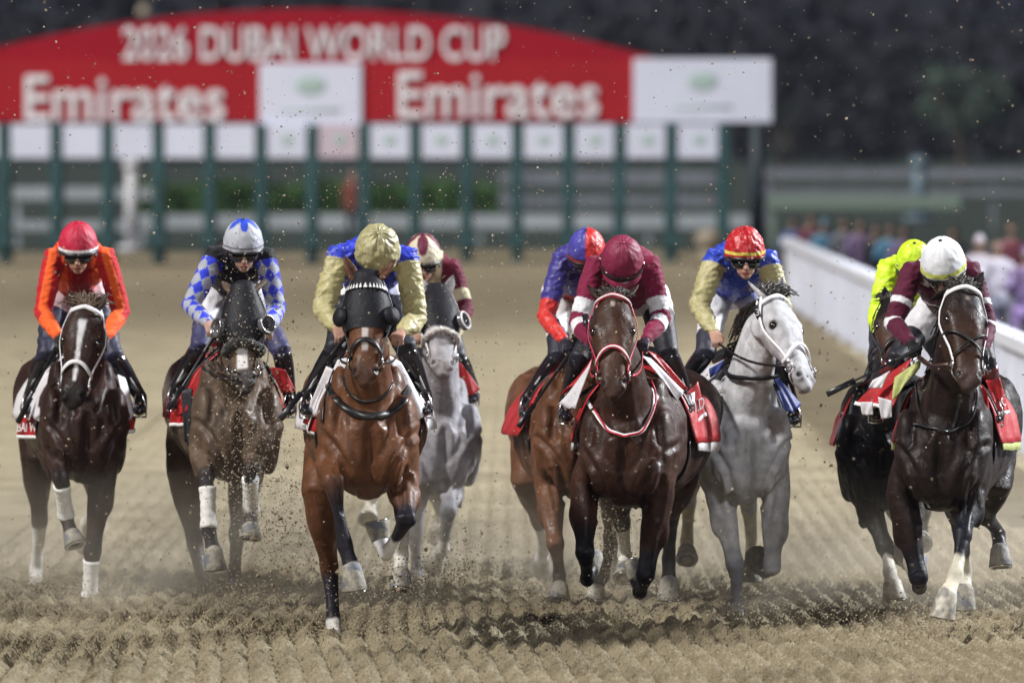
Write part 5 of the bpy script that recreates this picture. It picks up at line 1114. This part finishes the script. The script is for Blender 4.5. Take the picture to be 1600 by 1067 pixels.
def horse9():
    h = Horse('black brown racehorse mostly hidden behind the white capped jockey\'s horse at right', 46.9, 1376, 1400, 800, (1398, 468), (1404, 590), turn=0, ears=[(1383, 448), (1412, 450)], neckmid=(1390, 600), earback=.1)
    h.build([('f', [(1345, 760, .16), (1384, 856, .50, -1), (1390, 892, .27, -1), (1394, 908, .13, -1), (1398, 938, .12, -1)], dict(dark=.5, sock=1.5, sockc=(.5, .48, .42), pale=True)),
             ('f', [(1420, 770, .16), (1424, 850, .46, -1), (1418, 880, .27, 1), (1412, 872, .12, 1), (1408, 862, .1, 1)], dict(dark=.5, sock=1.3, sockc=(.5, .48, .42))),
             ('h', [(1370, 750, 1.4), (1400, 800, .46, 1), (1410, 840, .34, 1), (1409, 856, .12, -1), (1408, 872, .1, -1)], dict(dark=.5, sock=1.2)),
             ('h', [(1440, 750, 1.4), (1442, 800, .46, 1), (1440, 830, .34, 1), (1440, 840, .12, -1), (1440, 852, .1, -1)], dict(dark=.5))],
            (.007, .005, .005), (.007, .006, .009), dict(face=(.12, .05, .028)))
    saddlery(h, 'cloth_red'); h.bridle('black_strap', 'black_strap', brow=False)
    def pat(al, sd, ts, lx, V, j): return cols(len(V), NEON)
    def cap(a, x, y, z): return cols(len(a), NEON)
    j = Jockey(h, dict(helmet=(1428, 375, 58), pitch=30, sh=[(1378, 420), (1490, 425)], el=[(1372, 500), (1538, 505)], wr=[(1385, 535), (1500, 540)], kn=[(1372, 570), (1480, 570)], ft=[(1352, 640), (1490, 640)], hip=(1430, 470), pat=pat, cap=cap, capmat='cap_satin', cloth='satin', wr_amp=1.6, puff=1.12, gloves=(.012, .012, .014), knee=(.02, .02, .03), navy_from=.3),
               'jockey in neon yellow silks and cap behind the white capped jockey'); h.reins([j.hands[0], None])
M['cap_gold'] = mat('gold cap satin', (.40, .37, .20), rough=.28); M['cap_maroon'] = mat('maroon cap silk', (.21, .010, .05), rough=.38); M['cap_red'] = mat('red cap satin', (.48, .012, .018), rough=.28)

# ------------------------------------------------------------------ thrown dirt
def clod_mesh(mb, c, r, rnd):
    V = []; a = V3((rnd.gauss(0, 1), rnd.gauss(0, 1), rnd.gauss(0, 1))).normalized(); b = a.orthogonal().normalized(); d = a.cross(b)
    for v in (a, -a, b, -b, d, -d): V.append(V3(c)+v*r*rnd.uniform(.45, 1.25))
    mb.add(V, [(0, 2, 4), (2, 1, 4), (1, 3, 4), (3, 0, 4), (2, 0, 5), (1, 2, 5), (3, 1, 5), (0, 3, 5)])
def dirt():
    rnd = random.Random(21)
    zones = [  # px, py, spread x, spread y, D, n, weight of size
        (610, 905, 60, 45, 44.6, 24, .016), (375, 925, 35, 22, 47.0, 14, .013), (690, 550, 60, 120, 46, 16, .008), (440, 520, 40, 90, 46, 22, .012), (430, 800, 50, 80, 46, 22, .015),
        (470, 620, 20, 80, 45, 10, .011), (1292, 600, 26, 110, 45.5, 20, .011), (1245, 730, 45, 90, 45.5, 14, .008), (920, 950, 70, 25, 45, 14, .014), (1430, 965, 100, 25, 44.5, 22, .012), (100, 925, 80, 18, 48, 10, .014), (720, 870, 50, 50, 47, 12, .011), (480, 900, 60, 45, 45, 14, .014)]
    for (px, py, sx, sy, D, n, r) in zones:
        for _ in range(n):
            c = P(rnd.gauss(px, sx*.6), min(rnd.gauss(py, sy*.6), 1000), D+rnd.uniform(-.8, .8))
            if c.z < .03: c.z = .03+rnd.random()*.1
            o = thing('dirt_clod', 'dark crumb of dirt thrown up by the galloping hooves', 'dirt clod', c, 'dirt clods flying round the horses') if False else None
            mb = MB(); clod_mesh(mb, (0, 0, 0), r*rnd.uniform(.5, 1.5), rnd); me = mb.mesh('dirt_clod', smooth=False); me.materials.append(M['dirt'])
            o = bpy.data.objects.new('dirt_clod', me); COL.objects.link(o); o.location = c; o['label'] = 'dark crumb of dirt thrown up by the galloping hooves'; o['category'] = 'dirt clod'; o['group'] = 'dirt clods flying round the horses'
    # fine grains: uncountable
    for nm, mt, n, seed in (('dark_grit', 'dirt', 12000, 5), ('pale_grit', 'pale_dirt', 7000, 6)):
        rnd = random.Random(seed); mb = MB()
        for i in range(n):
            z = rnd.random()
            if z < .64:
                (px, py, sx, sy, D) = rnd.choice([(610, 925, 90, 35, 44.8), (930, 960, 90, 22, 45), (1440, 968, 110, 20, 44.6), (370, 930, 45, 16, 47), (90, 928, 80, 12, 48.2), (700, 890, 60, 45, 47.5), (1150, 955, 50, 10, 46.6), (420, 760, 50, 90, 46), (430, 850, 40, 60, 46), (610, 930, 60, 30, 44.8), (960, 830, 18, 60, 46.6), (385, 640, 25, 110, 46.6)])
                c = P(rnd.gauss(px, sx), rnd.gauss(py, sy), D+rnd.uniform(-.6, .6)); r = rnd.uniform(.002, .008)
                if c.z < .02: c.z = .03+.22*rnd.random()**2
            elif z < .84: c = P(rnd.gauss(600, 260), rnd.gauss(380, 140), rnd.uniform(42.5, 47)); r = .0016+.006*rnd.random()**3
            else: c = P(rnd.uniform(-20, 1620), rnd.uniform(0, 980), rnd.uniform(39, 50)); r = .002+.0085*rnd.random()**3
            if c.z < .02: continue
            clod_mesh(mb, c, r, rnd)
        o = obj(nm, mb.mesh(smooth=False), M[mt]); o['kind'] = 'stuff'
    # low piles kicked up at each footfall
    rnd = random.Random(8); mb = MB()
    for (px, py, D, w_) in [(100, 935, 48.1, 70), (370, 935, 47.3, 60), (620, 985, 44.6, 110), (930, 985, 45.0, 130), (1160, 968, 46.6, 60), (1430, 990, 44.7, 150), (700, 905, 48, 60), (500, 985, 44.8, 60)]:
        for _ in range(230):
            x = rnd.gauss(px, w_*.55); q = P(x, py, D+rnd.gauss(0, .3)); hgt = max(0, .07*math.exp(-((x-px)/w_)**2)+rnd.gauss(0, .02)); q.z = .03+abs(hgt)*rnd.random()*1.6; clod_mesh(mb, q, rnd.uniform(.003, .009), rnd)
    o = obj('kicked_sand', mb.mesh(smooth=False), mat('kicked sand', (.33, .275, .18), rough=.95, var=.4, scale=30)); o['kind'] = 'stuff'
    mb = MB(); c = P(223, 17, 24); mb.ell((0, 0, 0), .014, .012, .017, n=10, m=7); me = mb.mesh('dirt_clod'); me.materials.append(M['pale_dirt']); o = bpy.data.objects.new('dirt_clod', me); COL.objects.link(o); o.location = c
    o['label'] = 'pale out of focus drop of dirt close to the camera at top left'; o['category'] = 'dirt clod'
def haze():
    k = NT('haze'); t = k.t; t.nodes.remove(k.b); out = [n for n in t.nodes if n.type == 'OUTPUT_MATERIAL'][0]
    pv = k.n('ShaderNodeVolumePrincipled'); pv.inputs['Color'].default_value = (.72, .76, 1.0, 1); pv.inputs['Density'].default_value = .00009; k.l(pv.outputs[0], out.inputs['Volume'])
    mb = MB(); mb.box((0, 315, 15), 110, 335, 16.2); o = obj('haze', mb.mesh(smooth=False), k.m); o['kind'] = 'stuff'
def dust():
    k = NT('dust'); t = k.t; t.nodes.remove(k.b); out = [n for n in t.nodes if n.type == 'OUTPUT_MATERIAL'][0]
    pv = k.n('ShaderNodeVolumePrincipled'); pv.inputs['Color'].default_value = (.88, .78, .62, 1); pv.inputs['Anisotropy'].default_value = .2
    tc = k.n('ShaderNodeTexCoord'); nz = k.n('ShaderNodeTexNoise', i_Scale=2.6, i_Detail=3.0); k.l(tc.outputs['Object'], nz.inputs['Vector'])
    mr = k.n('ShaderNodeMapRange'); mr.inputs['From Min'].default_value = .36; mr.inputs['From Max'].default_value = .70; mr.inputs['To Max'].default_value = .48; k.l(nz.outputs[0], mr.inputs[0])
    sp = k.n('ShaderNodeSeparateXYZ'); k.l(tc.outputs['Object'], sp.inputs[0]); zr = k.n('ShaderNodeMapRange'); zr.inputs['From Min'].default_value = 0; zr.inputs['From Max'].default_value = .95; zr.inputs['To Min'].default_value = 1; zr.inputs['To Max'].default_value = 0; k.l(sp.outputs['Z'], zr.inputs[0])
    mu = k.n('ShaderNodeMath', operation='MULTIPLY'); k.l(mr.outputs[0], mu.inputs[0]); k.l(zr.outputs[0], mu.inputs[1]); k.l(mu.outputs[0], pv.inputs['Density']); k.l(pv.outputs[0], out.inputs['Volume'])
    mb = MB(); mb.box((.1, 48.9, .53), 3.8, 3.1, .47); o = obj('dust_cloud', mb.mesh(smooth=False), k.m); o['kind'] = 'stuff'

DIG += [(P(120, 945, 48)[0], 48.1, .35, .05), (P(350, 935, 47.5)[0], 47.5, .3, .05), (P(620, 980, 44.9)[0], 45.0, .40, .05), (P(523, 1010, 44.4)[0], 44.7, .2, .05), (P(930, 985, 44.9)[0], 45.3, .45, .05),
        (P(1155, 965, 46.5)[0], 46.6, .28, .05), (P(1430, 985, 44.7)[0], 45.2, .50, .05), (P(690, 900, 49)[0], 49.4, .3, .04), (P(1000, 960, 46)[0], 46.1, .3, .04)]
build_ground(); build_gate(); build_backdrop()
for f_ in (horse1, horse2, horse3, horse4, horse5, horse6, horse7, horse8, horse9): f_()
dirt(); dust(); haze()
